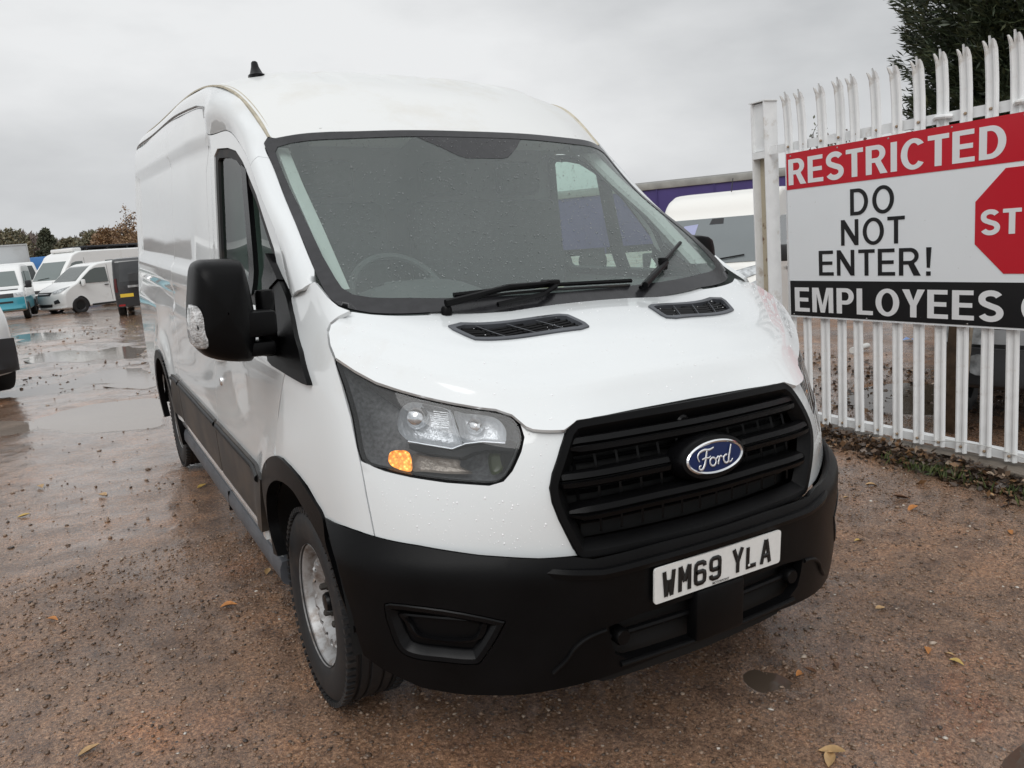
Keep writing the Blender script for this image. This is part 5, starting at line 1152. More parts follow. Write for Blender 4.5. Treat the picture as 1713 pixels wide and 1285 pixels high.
# block letters drawn as outlines: unit cap height, (advance, list of closed rings; later rings are holes)
def arcp(cx, cy, rx, ry, a0, a1, n=12): return [(cx+rx*math.cos(math.radians(a0+(a1-a0)*i/n)), cy+ry*math.sin(math.radians(a0+(a1-a0)*i/n))) for i in range(n+1)]
def glyph(ch, t=.20):
    h = .155 if t > .17 else t*.9                              # horizontal stroke
    if ch == 'E': return .68, [[(0,0),(.62,0),(.62,h),(t,h),(t,.5-h*.5),(.57,.5-h*.5),(.57,.5+h*.5),(t,.5+h*.5),(t,1-h),(.60,1-h),(.60,1),(0,1)]]
    if ch == 'T': return .66, [[(.31-t/2,0),(.31+t/2,0),(.31+t/2,1-h),(.62,1-h),(.62,1),(0,1),(0,1-h),(.31-t/2,1-h)]]
    if ch == 'I': return t+.10, [[(.03,0),(.03+t,0),(.03+t,1),(.03,1)]]
    if ch == 'L': return .62, [[(0,0),(.58,0),(.58,h),(t,h),(t,1),(0,1)]]
    if ch == '!': return .36, [[(.10,.28),(.10+t*.7,.28),(.10+t,1),(.10-t*.15,1)],[(.08,0),(.08+t,0),(.08+t,t*1.0),(.08,t*1.0)]]
    if ch == 'N': return .78, [[(0,0),(t*.95,0),(t*.95,.66),(.70-t,0),(.70,0),(.70,1),(.70-t*.95,1),(.70-t*.95,.34),(t,1),(0,1)]]
    if ch == 'M': return .92, [[(0,0),(t*.9,0),(t*.9,.76),(.42-t*.42,0),(.42+t*.42,0),(.84-t*.9,.76),(.84-t*.9,0),(.84,0),(.84,1),(.84-t*1.3,1),(.42,.30),(t*1.3,1),(0,1)]]
    if ch == 'Y': return .74, [[(.36-t/2,0),(.36+t/2,0),(.36+t/2,.42),(.72,1),(.72-t*1.15,1),(.36,.60),(t*1.15,1),(0,1),(.36-t/2,.42)]]
    if ch == 'A': return .76, [[(0,0),(t*1.05,0),(.20,.22) if t > .17 else (.17,.24),(.54,.22) if t > .17 else (.57,.24),(.74-t*1.05,0),(.74,0),(.37+t*.55,1),(.37-t*.55,1)],[(.255,.38),(.485,.38),(.37,.78)]]
    if ch == 'D': return .76, [[(0,0)]+arcp(.30,.5,.40,.5,-90,90,18)+[(0,1)], [(t,h)]+arcp(.28,.5,.40-t+.02,.5-h,-90,90,18)+[(t,1-h)]]
    if ch == 'P': return .70, [[(0,0),(t,0),(t,.36)]+arcp(.36,.68,.29,.32,-90,90,14)+[(0,1)], [(t,.36+h)]+arcp(.34,.68,.29-t+.03,.32-h,-90,90,12)+[(t,1-h)]]
    if ch == 'R': return .76, [[(0,0),(t,0),(t,.40),(.32,.40),(.50,0),(.74,0),(.52,.43)]+arcp(.38,.71,.29,.29,-58,90,14)+[(0,1)], [(t,.40+h)]+arcp(.36,.70,.29-t+.03,.30-h,-90,90,12)+[(t,1-h)]]
    if ch == 'O': return .84, [arcp(.40,.5,.40,.515,0,360,36)[:-1], arcp(.40,.5,.40-t,.515-h,0,360,36)[:-1]]
    if ch == 'C': return .78, [arcp(.40,.5,.40,.515,38,322,30)+[(.40+(.40-t)*math.cos(math.radians(318))+.0,.5+(.515-h)*math.sin(math.radians(318)))]+arcp(.40,.5,.40-t,.515-h,314,46,30)]
    if ch == 'S':
        cl = arcp(.33,.735,.235,.19,25,180,12)+arcp(.33,.70,.235,.17,180,250,6)[1:]+[(.33,.50)]+arcp(.33,.28,.245,.20,80,0,8)[1:]+arcp(.33,.275,.245,.20,0,-158,14)[1:]
        P = np.array(cl); tt = np.gradient(P, axis=0); tt /= np.linalg.norm(tt, axis=1)[:,None]; nn = np.stack([-tt[:,1], tt[:,0]], -1); w = h*1.08/2+ (t-h)*.25
        return .70, [[tuple(p) for p in P+nn*w]+[tuple(p) for p in (P-nn*w)[::-1]]]
    return .30, []
def block_text(s, s0, s1, z0, z1, m, yd, parent, t=.20, track=.0):
    tot = sum(glyph(c, t)[0]+track for c in s)-track; k = (s1-s0)/tot; H = z1-z0; x = 0.0
    for c in s:
        adv, rings = glyph(c, t)
        if rings:
            outs = [ccw(rings[0])]; holes = [np.array(r) for r in rings[1:] if inside(outs[0], np.array(r).mean(0)[None])[0]]; extra = [ccw(r) for r in rings[1:] if not inside(outs[0], np.array(r).mean(0)[None])[0]]
            V = []; F = []
            for poly, hs in [(outs[0], holes)]+[(e, []) for e in extra]:
                pts = [poly]+[ccw(q)[::-1] for q in hs]; ed = []; n0 = 0
                for q in pts: ed += [(n0+i, n0+(i+1) % len(q)) for i in range(len(q))]; n0 += len(q)
                vs, es, fs, *_ = delaunay_2d_cdt([Vector(p) for q in pts for p in q], ed, [], 0, 1e-7); q2 = np.array([v[:] for v in vs]); n1 = len(V)
                for f in fs:
                    cc = q2[list(f)].mean(0)[None]
                    if inside(poly, cc)[0] and not any(inside(np.array(q), cc)[0] for q in hs):
                        a, b_, d_ = q2[f[0]], q2[f[1]], q2[f[2]]; fl = list(f) if np.cross(b_-a, d_-a) > 0 else list(f)[::-1]; F.append(tuple(i+n1 for i in fl))
                V += [(s0+(x+p[0])*k, SYF-yd, z0+p[1]*H) for p in q2]
            nf = len(F); nv = len(V); cnt = {}
            for f in F:
                for i in range(3): cnt[(f[i], f[(i+1) % 3])] = 1
            V += [(p[0], p[1]+.0009, p[2]) for p in V]; F += [(b_, a, a+nv, b_+nv) for a, b_ in cnt if (b_, a) not in cnt]
            o = mesh_obj('letter', V, F, m, None, smooth=False); o.parent = parent
        x += adv+track
block_text('RESTRICTED AREA', -1.15, 1.185, 1.683, 1.862, stext, .0030, sign, .205, .055)
block_text('EMPLOYEES ONLY', -1.118, 1.20, .777, .952, stext, .0030, sign, .20, .055)
block_text('DO', -.622, -.282, 1.435, 1.607, sblack, .0016, sign, .150, .10); block_text('NOT', -.699, -.206, 1.240, 1.410, sblack, .0016, sign, .150, .09); block_text('ENTER!', -.892, -.010, 1.038, 1.210, sblack, .0016, sign, .150, .075)
block_text('STOP', .272, .778, 1.268, 1.406, stext, .0034, sign, .21, .06)
for s, z in [(-1.13,1.885),(-.72,1.888),(-.33,1.889),(.09,1.890),(.5,1.89),(-1.13,.755),(-.5,.752),(.2,.754),(.7,.753)]: sobj(MB().lathe([(0,-.006),(.004,-.005),(.006,-.0012)], (s, SYF, z), 10, 'y'), 'screw', steel)
# ================================================================ other vehicles
UPG = np.array([-.040,.044,1.0]); UPG /= np.linalg.norm(UPG)
def stand(root, px, depth, heading, z=None, at=None):
    """put a vehicle on the ground under the place px at this depth, facing heading (x, y)"""
    LOCAL.add(root.name); p = at_depth(px, depth) if at is None else np.array(at, float); h = np.array([heading[0], heading[1], 0.0]); h -= UPG*(h@UPG); h /= np.linalg.norm(h); s = np.cross(UPG, h)
    gz = float(ground_z(np.array([[p[0]]]), np.array([[p[1]]]))[0,0]) if z is None else z
    M = Matrix(((h[0],s[0],UPG[0],p[0]),(h[1],s[1],UPG[1],p[1]),(h[2],s[2],UPG[2],gz),(0,0,0,1))); root.matrix_world = M; root.matrix_basis = M.copy(); return M
w_paint = mat('white_car_paint', (.78,.79,.78), rough=.3, coat=.6, dirt=((.45,.42,.37), 1.6, .62, .95))
dglass = mat('dark_car_glass', (.035,.042,.042), rough=.06, coat=.5)
pglass = mat('pale_car_glass', (.14,.17,.165), rough=.06, coat=.6)
bump_pl = mat('grey_black_bumper', (.022,.022,.024), rough=.5)
class Car:
    def __init__(s, root, prof, W, taper=.22, tumble=.05, zt=1.1, n=5):
        s.root, s.W, s.taper, s.tumble, s.zt = root, W/2, taper, tumble, zt
        s.prof = smooth_poly(np.array(prof, float), n, closed=False); s.L = s.prof[:,0].max(); s.R0 = s.prof[:,0].min()
    def place(s, x, f, z, off=0.0):
        """x along the profile, f = -1..1 across, z height"""
        w = s.W*(1-s.tumble*np.clip(z-s.zt, 0, 2)); k = sst(s.L-1.3, s.L, x); k2 = sst(s.R0+.5, s.R0, x); return np.array([x-s.taper*abs(f)**2.6*k+.08*abs(f)**3*k2, f*(w+off), z])
    def body(s, m, name='body'):
        c = s.prof.mean(0); fr = [0,.3,.55,.75,.88,.95,.985,1.0]; ins = [0,0,0,0,.004,.014,.035,.07]; rows = []
        P = ccw(s.prof); closed = np.vstack([P, P[:1]]); mb = MB()
        for f, i_ in [(-f, i_) for f, i_ in zip(fr[:0:-1], ins[:0:-1])]+list(zip(fr, ins)):
            q = offset_poly(P, i_) if i_ else P; rows.append([s.place(x, f, z) for x, z in np.vstack([q, q[:1]])])
        mb.grid(np.array(rows)); mb.F = [f[::-1] for f in mb.F]
        cap = offset_poly(P, .07); n0 = len(cap); vs, es, fs, *_ = delaunay_2d_cdt([Vector(p) for p in cap], [(i, (i+1) % n0) for i in range(n0)], [], 1, 1e-6)
        for sg in (-1, 1): mb.add([s.place(v[0], sg*1.0, v[1]) for v in vs], [tuple(f) if sg < 0 else tuple(f)[::-1] for f in fs])
        return mb.build(name, m, s.root, sharp=40)
    def side(s, name, poly, m, off=.006, thick=.02, sides=(-1,1), parent=None, rnd=0):
        P = ccw(smooth_poly(poly, rnd) if rnd else np.array(poly, float)); o = None
        for sg in sides:
            n0 = len(P); V = [s.place(x, sg*1.0, z, off) for x, z in P]+[s.place(x, sg*1.0, z, off-thick) for x, z in P]; F = [tuple(range(n0)) if sg < 0 else tuple(range(n0))[::-1]]+[(i, n0+i, n0+(i+1) % n0, (i+1) % n0) if sg < 0 else (i, (i+1) % n0, n0+(i+1) % n0, n0+i) for i in range(n0)]
            o = mesh_obj(name, V, F, m, parent or s.root, smooth=False)
        return o
    def xz(s, z, rear=False):
        """x of the front (or rear) outline at height z"""
        P = s.prof; X = []
        for a, b in zip(P[:-1], P[1:]):
            if (a[1]-z)*(b[1]-z) <= 0 and a[1] != b[1]: X.append(a[0]+(b[0]-a[0])*(z-a[1])/(b[1]-a[1]))
        return (min(X) if rear else max(X)) if X else 0.0
    def front(s, name, poly, m, off=.012, rear=False, parent=None, n=6, rnd=0, mirror=False):
        """patch on the front: poly of (f, z)"""
        P = ccw(smooth_poly(poly, rnd) if rnd else np.array(poly, float)); out = None
        for sg in ((1, -1) if mirror else (1,)):
            Q = ccw(P*[sg, 1]); Q = densify(Q, .12); lo, hi = Q.min(0), Q.max(0); g = np.stack(np.meshgrid(np.arange(lo[0]+.06, hi[0], .10), np.arange(lo[1]+.05, hi[1], .09)), -1).reshape(-1, 2); g = g[inside(Q, g) & (segdist(Q, g) > .03)]; A = np.vstack([Q, g]); n0 = len(Q)
            vs, es, fs, *_ = delaunay_2d_cdt([Vector(p) for p in A], [(i, (i+1) % n0) for i in range(n0)], [], 0, 1e-6); uv = np.array([v[:] for v in vs]); fs = [f for f in fs if inside(Q, uv[list(f)].mean(0)[None])[0]]
            sd = -1 if rear else 1; V = [s.place(s.xz(z, rear), f, z)+np.array([sd*off, 0, off*.3]) for f, z in uv]; F = []
            for f in fs:
                a, b, c = (np.array(V[i]) for i in f); F.append(tuple(f) if np.cross(b-a, c-a)[0]*sd > 0 else tuple(f)[::-1])
            k = len(V); cnt = {(f[i], f[(i+1) % len(f)]) for f in F for i in range(len(f))}; V += [np.array(v)-np.array([sd*.04, 0, 0]) for v in V]; F += [(b, a, a+k, b+k) for a, b in cnt if (b, a) not in cnt]
            out = mesh_obj(name, V, F, m, parent or s.root, sharp=40)
        return out
    def wheels(s, xs, r=.33, rimm=None, w=.21, rim_r=.2):
        for x in xs:
            for sg in (-1, 1):
                y = sg*(s.W-.062); arch = [(x+(r+.05)*math.cos(a), r+(r+.05)*math.sin(a)) for a in np.linspace(-.25, math.pi+.25, 24)]
                s.side('wheel_arch', arch, void, off=.004, thick=.05, sides=(sg,))
                wr = empty('wheel'); attach(wr, s.root)
                h = w/2; MB().lathe([(rim_r,h*.8),(r-.04,h),(r-.012,h*.9),(r,h*.6),(r,-h*.6),(r-.012,-h*.9),(r-.04,-h)], (x, y, r), 32, 'y').build('tyre', rubber, wr)
                MB().lathe([(rim_r+.005,sg*h*.82),(rim_r-.02,sg*h*.6),(rim_r*.75,sg*h*.35),(rim_r*.3,sg*h*.5),(0,sg*h*.52)], (x, y, r), 24, 'y').build('rim', rimm or steel, wr)
                if True:
                    sp_ = MB()
                    for k in range(5): a = 2*math.pi*k/5; sp_.box((x+rim_r*.55*math.cos(a), y+sg*h*.52, r+rim_r*.55*math.sin(a)), (rim_r*.7,.02,.05), R=roty(-a))
                    sp_.build('spoke', rimm or steel, wr)
    def mirrors(s, x, z, m, f=1.0):
        for sg in (-1, 1):
            p = s.place(x, sg*f, z); r = empty('door_mirror'); attach(r, s.root)
            MB().box(p+np.array([0, sg*.13, .06]), (.10,.20,.26), bev=.035).build('mirror_housing', m, r); MB().box(p+np.array([0, sg*.03, -.02]), (.07,.14,.06), bev=.01).build('mirror_arm', bump_pl, r)
def plate_text(c, s_, m_face, z, f=0, rear=False, w=.52, chars=True):
    x = c.place(c.xz(z, rear), f, z)[0]+(-.025 if rear else .025); sd = -1 if rear else 1; r = empty('number_plate'); attach(r, c.root)
    MB().box((x, f*c.W, z), (.012, w, .11)).build('plate_face', m_face, r, smooth=False)
    if s_: text_mesh('plate_characters', s_, .10, MATS['plate_black'], lambda a, b, d: np.array([x+sd*(.006+d), f*c.W+(a if sd > 0 else -a), z-.036+b]), r, bold=.002)
yplate = mat('plate_yellow', (.72,.50,.05), rough=.35)
lampglass = mat('vehicle_lamp', (.42,.44,.45), rough=.15, coat=1.0, bump=(18,.8), noise=(14,.55))
def hi_top(root, H=2.52, m=w_paint, bumper_m=bump_pl, L2=2.75, glass_m=dglass):
    c = Car(root, [(-L2,.42),(-L2-.02,1.2),(-L2,H-.22),(-L2+.09,H-.05),(-L2+.4,H),(.5,H+.02),(1.05,H-.03),(1.34,H-.17),(1.52,H-.40),(1.95,1.75),(2.28,1.38),(2.52,1.28),(2.75,1.12),(2.86,.95),(2.90,.70),(2.90,.50),(2.82,.32),(1.5,.32),(-1,.34)], 2.02, taper=.30, tumble=.05, zt=1.3)
    c.body(m); c.front('windscreen', [(-.86,1.40),(.86,1.40),(.84,1.7),(.80,H-.42),(-.80,H-.42),(-.84,1.7)], glass_m, .012)
    c.front('front_bumper', [(-.97,.34),(.97,.34),(.97,.72),(.6,.76),(-.6,.76),(-.97,.72)], bumper_m, .03)
    c.front('grille', [(-.42,.84),(.42,.84),(.46,.98),(-.46,.98)], bump_pl, .014); c.front('headlight', [(.60,.92),(.70,.88),(.93,.96),(.96,1.16),(.80,1.09),(.62,1.04)], lampglass, .016, mirror=True)
    c.side('door_window', [(1.98,1.40),(1.86,1.60),(1.42,H-.52),(1.2,H-.46),(.85,H-.46),(.82,1.42)], glass_m); c.side('window_bar', [(1.58,1.40),(1.62,1.40),(1.62,H-.72),(1.58,H-.68)], bump_pl, off=.010)
    c.side('side_moulding', [(.7,.62),(.7,.78),(-.95,.78),(-.95,.62)], bump_pl, off=.016); c.side('door_seam', [(.745,.45),(.755,.45),(.755,H-.3),(.745,H-.3)], bump_pl, off=.002)
    c.side('door_handle', [(.82,1.16),(1.0,1.16),(1.0,1.21),(.82,1.21)], bump_pl, off=.03, thick=.04)
    c.wheels((1.95,-1.85), .345); c.mirrors(1.80, 1.42, bump_pl); return c
def wiper_on(c, f0, f1, z0, z1):
    a = c.place(c.xz(z0), f0, z0)+np.array([.035,0,.01]); b = c.place(c.xz(z1), f1, z1)+np.array([.035,0,.01]); MB().tube([a, (a+b)/2+np.array([.01,0,0]), b], .012, 6).build('wiper', gplastic, c.root)
# white van beyond the fence on the right
RVZ = float(at_depth((1240,318), 13.6)[2])-2.53
rv = empty('panel_van', label='white high roof van parked in front of the purple trailer beyond the fence post', cat='van')
stand(rv, (1250,470), 14.6, (-.88,-.47), RVZ); cv = hi_top(rv, 2.52, mat('creamy_white_paint', (.80,.79,.75), rough=.3, coat=.5), bumper_m=bump_pl, glass_m=mat('grey_van_glass', (.16,.18,.185), rough=.06, coat=.6))
wiper_on(cv, .10, .62, 1.44, 1.50); wiper_on(cv, -.5, .05, 1.43, 1.47)
cv.front('sensor_patch', [(-.08,2.0),(.16,2.0),(.14,2.09),(-.06,2.09)], bump_pl, .016)
cv.front('headlight', [(.40,1.16),(.56,1.11),(.90,1.23),(.93,1.36),(.78,1.335),(.46,1.26)], lampglass, .018, mirror=True)
st_ = cv.front('sale_sticker', [(-.54,1.60),(-.28,1.62),(-.28,2.02),(-.52,2.0)], mat('lilac_sticker', (.33,.35,.52), rough=.4), .016)
text_mesh('sticker_lettering', '95', .26, mat('white_letters', (.8,.8,.8), rough=.5), lambda a, b, d: cv.place(cv.xz(1.66+b*.9), -.41+a, 1.66+b*.9)+np.array([.024+d, 0, .005]), st_)
MB().tube([(1.0,.1,2.46),(.86,.1,2.74)], .008, 6).build('roof_aerial', bump_pl, rv)
# left background: motorhome, white van, black van, camper, box truck
mh = empty('campervan', label='white motorhome with black bumper and dark panel on its roof, far left', cat='motorhome')
stand(mh, (152,500), 38.5, (-.80,-.60)); c = hi_top(mh, 2.62, bumper_m=bump_pl, L2=3.3, glass_m=pglass)
c.side('side_window', [(-.4,1.72),(-1.9,1.72),(-1.9,2.12),(-.4,2.12)], dglass, rnd=0); c.side('window_frame', [(-.36,1.68),(-1.94,1.68),(-1.94,1.70),(-.36,1.70)], w_paint, off=.02)
pr = MB(); pr.box((-1.2,0,2.80),(3.4,1.5,.10), bev=.02); pr.build('roof_panel', mat('solar_black', (.015,.017,.022), rough=.2), mh)
rk = MB()
for x in (.3,-.9,-2.1,-2.7): rk.box((x,0,2.70),(.08,1.3,.12))
rk.build('roof_rack', bump_pl, mh, smooth=False); MB().box((.85,0,2.70),(.5,1.5,.18), bev=.06).build('roof_fairing', w_paint, mh)
wiper_on(c, -.4, .3, 1.44, 1.50)
vv = empty('small_van', label='white small van with black wheels parked beside the motorhome', cat='van')
stand(vv, (176,495), 33.0, (-.89,-.45))
def low_van(root, m, glass_m, rimm, front_detail=True):
    c = Car(root, [(-2.5,.36),(-2.52,1.0),(-2.50,1.70),(-2.42,1.90),(-2.1,1.96),(-.5,1.98),(.35,1.955),(.75,1.87),(1.15,1.60),(1.60,1.27),(2.0,1.14),(2.30,1.0),(2.46,.84),(2.50,.60),(2.50,.40),(2.40,.24),(1.2,.24),(-1.2,.26)], 1.94, taper=.34, tumble=.09, zt=1.05)
    c.body(m); c.front('windscreen', [(-.86,1.29),(.86,1.29),(.80,1.84),(-.80,1.84)], glass_m, .012)
    c.side('door_window', [(1.52,1.17),(1.40,1.32),(.95,1.66),(.72,1.74),(.30,1.74),(.28,1.16)], glass_m, rnd=0); c.side('door_seam', [(.215,.4),(.225,.4),(.225,1.85),(.215,1.85)], bump_pl, off=.002); c.side('door_handle', [(.30,1.02),(.46,1.02),(.46,1.06),(.30,1.06)], bump_pl, off=.025, thick=.03)
    c.side('sill', [(1.1,.26),(1.1,.34),(-1.1,.34),(-1.1,.26)], bump_pl, off=.01)
    if front_detail:
        c.front('headlight', [(.50,.94),(.62,.86),(.88,.90),(.97,1.10),(.80,1.06)], lampglass, .016, mirror=True); c.front('grille', [(-.46,.80),(.46,.80),(.52,.93),(-.52,.93)], bump_pl, .014); c.front('grille_bar', [(-.46,.86),(.46,.86),(.46,.885),(-.46,.885)], chrome, .024)
        c.front('lower_grille', [(-.52,.36),(.52,.36),(.56,.47),(-.56,.47)], bump_pl, .014); c.front('fog_lamp', [(.66,.46),(.86,.50),(.80,.64),(.64,.58)], bump_pl, .016, mirror=True)
    c.wheels((1.58,-1.50), .325, rimm); return c
black_rim = mat('black_alloy', (.012,.012,.013), rough=.35)
c = low_van(vv, w_paint, mat('greenish_car_glass', (.07,.085,.08), rough=.06, coat=.5), black_rim); c.mirrors(1.40, 1.14, w_paint)
bvn = empty('small_van', label='black van seen from behind with a yellow number plate and dark rear window', cat='van')
stand(bvn, (258,507), 28.6, (.16,.98)); bpaint = mat('black_car_paint', (.010,.010,.012), rough=.15, coat=1.0)
c = low_van(bvn, bpaint, dglass, black_rim, False); c.front('rear_window', [(-.80,1.18),(.80,1.18),(.76,1.82),(-.76,1.82)], mat('tinted_rear_glass', (.03,.032,.035), rough=.04, coat=1.0), .014, rear=True); c.front('rear_handle_strip', [(-.55,.98),(.55,.98),(.55,1.05),(-.55,1.05)], chrome, .02, rear=True)
c.front('rear_bumper', [(-.96,.34),(.96,.34),(.96,.62),(-.96,.62)], bump_pl, .04, rear=True); c.front('tail_light', [(.88,.85),(.96,.85),(.96,1.30),(.89,1.30)], mat('dark_red_lens', (.08,.008,.008), rough=.15), .016, rear=True, mirror=True); c.front('reflector', [(.72,.38),(.92,.38),(.92,.44),(.72,.44)], mat('red_reflector', (.30,.01,.01), rough=.3), .05, rear=True, mirror=True)
plate_text(c, '', yplate, .74, .62, rear=True, w=.40); c.side('rear_side_window', [(-.2,1.16),(-1.9,1.18),(-1.85,1.72),(-.2,1.74)], dglass)
# two-tone camper
cp = empty('camper', label='two-tone camper with white top and turquoise lower half, leftmost in the row', cat='camper')
stand(cp, (6,512), 29.3, (-.06,-1.0)); teal = mat('turquoise_paint', (.055,.33,.42), rough=.3, coat=.6)
P_ = [(-2.3,.36),(-2.33,1.0),(-2.28,1.70),(-2.15,1.90),(-1.6,1.95),(.3,1.96),(.80,1.88),(1.05,1.72),(1.40,1.28),(1.55,1.16),(2.02,1.03),(2.22,.92),(2.30,.78),(2.32,.52),(2.28,.34),(1.2,.28),(-1.2,.30)]
c = Car(cp, P_, 1.84, taper=.20, tumble=.08, zt=1.05); c.body(w_paint); c.front('windscreen', [(-.84,1.20),(.84,1.20),(.78,1.72),(-.78,1.72)], pglass, .012); c.front('front_panel', [(-.99,.36),(.99,.36),(.99,.80),(-.99,.80)], teal, .02)
c.front('grille', [(-.66,.81),(.66,.81),(.66,.95),(-.66,.95)], bump_pl, .018); c.front('grille_badge', [(-.06,.83),(.06,.83),(.06,.93),(-.06,.93)], chrome, .03, rnd=3); c.front('headlight', [(.68,.80),(.94,.80),(.97,.96),(.68,.96)], lampglass, .022, mirror=True); c.front('lower_grille', [(-.62,.62),(.62,.62),(.62,.68),(-.62,.68)], bump_pl, .03); c.front('front_bumper', [(-1.0,.36),(1.0,.36),(1.0,.54),(-1.0,.54)], teal, .07)
c.front('bonnet_strip', [(-.8,1.06),(.8,1.06),(.8,1.09),(-.8,1.09)], bump_pl, .012)
c.side('side_panel', [(2.0,.36),(2.05,.78),(-2.25,.78),(-2.25,.36)], teal, off=.008); c.side('door_window', [(1.30,1.18),(.98,1.66),(.30,1.70),(.30,1.16)], dglass); c.side('side_window', [(.1,1.16),(.1,1.70),(-1.9,1.68),(-1.9,1.16)], dglass); c.wheels((1.45,-1.35), .31, steel); c.mirrors(1.30, 1.16, bump_pl)
plate_text(c, 'R166 WPY', MATS['plate_white'], .48, 0)
# corner of another white van at the left edge
nv = empty('parked_van', label='white van with a black bumper, only its front corner reaching in at the left edge', cat='van')
stand(nv, (-206,650), 9.6, (.30,-.95)); c = low_van(nv, w_paint, dglass, steel); c.front('front_bumper', [(-1.0,.26),(1.0,.26),(1.0,.62),(.5,.66),(-.5,.66),(-1.0,.62)], bump_pl, .03); c.side('bumper_side', [(2.46,.27),(2.49,.45),(2.48,.62),(2.02,.60),(1.98,.30)], bump_pl, .012); 
# box truck
bt = empty('box_truck', label='pale grey box body truck behind the turquoise camper', cat='truck'); stand(bt, (2,500), 44, (.35,-.94))
boxm = mat('pale_grey_panel', (.50,.52,.53), rough=.45, dirt=((.36,.37,.36), 1.2, .5, .9)); MB().box((-1.2,0,2.16),(5.6,2.5,2.35), bev=.03).build('box_body', boxm, bt)
tr_ = MB()
for y in (-1.26, 1.26):
    for z in (1.0, 3.33): tr_.box((-1.2,y,z),(5.62,.05,.06))
    for x in (-4.0, 1.6): tr_.box((x,y,2.16),(.06,.05,2.36))
for z in (1.0, 3.33): tr_.box((1.61,0,z),(.05,2.5,.06))
tr_.build('edge_trim', mat('aluminium_trim', (.55,.56,.56), rough=.4, metal=.5), bt, smooth=False); MB().box((-1.2,0,.80),(6.6,.9,.26)).build('chassis', void, bt, smooth=False)
c = Car(bt, [(1.75,.5),(1.75,2.0),(1.9,2.3),(2.9,2.35),(3.2,2.2),(3.55,1.5),(3.62,.9),(3.6,.5)], 2.0, taper=.12); c.body(w_paint, 'cab'); c.front('windscreen', [(-.85,1.4),(.85,1.4),(.8,2.15),(-.8,2.15)], dglass); c.wheels((2.7,-2.4), .40)
MB().box((1.66,.95,1.05),(.06,.22,.16)).build('marker_plate', mat('orange_black_plate', (.25,.12,.04), rough=.5), bt)
# blue lorry body behind
bl_ = empty('lorry_trailer', label='blue lorry trailer far behind the motorhome', cat='trailer'); stand(bl_, (78,486), 60, (.9,-.44)); MB().box((0,0,2.0),(7,2.5,2.3), bev=.04).build('trailer_body', mat('blue_tarpaulin', (.035,.16,.42), rough=.45, noise=(2,.15)), bl_); MB().box((0,0,.75),(7,1.0,.2)).build('chassis', void, bl_, smooth=False)
wl = MB()
for x in (-2.6,-1.4,2.4):
    for y in (-1.1,1.1): wl.lathe([(0,-.14),(.45,-.14),(.5,-.08),(.5,.08),(.45,.14),(0,.14)], (x,y,.5), 20, 'y')
wl.build('wheel', rubber, bl_)
# purple curtain-sided trailer on the right
pt = empty('lorry_trailer', label='purple curtain sided trailer with a grey top rail behind the white high roof van', cat='trailer')
pA = at_depth((1030,297), 27.0); pB = at_depth((1290,300), 25.0); hd = (pB-pA)[:2]; L_ = float(np.linalg.norm(hd)); hd /= L_
M = stand(pt, (1160,430), 26.0, hd); Mi = np.linalg.inv(np.array(M)); tA = (Mi@np.r_[pA,1])[:3]; tB = (Mi@np.r_[pB,1])[:3]; zt_ = float((tA[2]+tB[2])/2); x0_, x1_ = -7.5, 4.2; y_ = float((tA[1]+tB[1])/2); yf = y_
purple = mat('purple_curtain', (.060,.043,.17), rough=.5, noise=(1.2,.12)); sgn_ = 1
MB().box(((x0_+x1_)/2, yf+1.25, (zt_+1.1)/2), (x1_-x0_-.1, 2.40, zt_-1.3)).build('load_space', void, pt, smooth=False)
xs_ = np.linspace(x0_, x1_, 120); G = [[(x, yf-.02-.012*math.sin(x*5.0)*(.3+.7*(1-t)), .98+(zt_-.22-.98)*t) for x in xs_] for t in np.linspace(0, 1, 8)]; cu = MB().grid(G).build('curtain', purple, pt)
MB().box(((x0_+x1_)/2, yf-.02, zt_-.13), (x1_-x0_, .12, .22), bev=.02).build('top_rail', mat('grey_trailer_rail', (.30,.30,.28), rough=.5, noise=(3,.25)), pt)
MB().box(((x0_+x1_)/2, yf+1.25, zt_+.0), (x1_-x0_, 2.5, .05)).build('trailer_roof', mat('trailer_roof_grey', (.35,.35,.34), rough=.6), pt, smooth=False)
for x in np.arange(x0_+.6, x1_, 1.9): MB().box((x, yf-.055, (zt_+.75)/2), (.05,.012,zt_-.8)).build('strap', mat('purple_strap', (.05,.035,.15), rough=.6), pt, smooth=False)
MB().box(((x0_+x1_)/2, yf+1.2, .85), (x1_-x0_-.4, 2.2, .22)).build('chassis', void, pt, smooth=False)
for x in (x0_+1.2, x0_+2.5, x0_+3.8): MB().lathe([(0,-.16),(.44,-.16),(.5,-.1),(.5,.1),(.44,.16),(0,.16)], (x, yf+.25, .5), 24, 'y').build('wheel', rubber, pt)
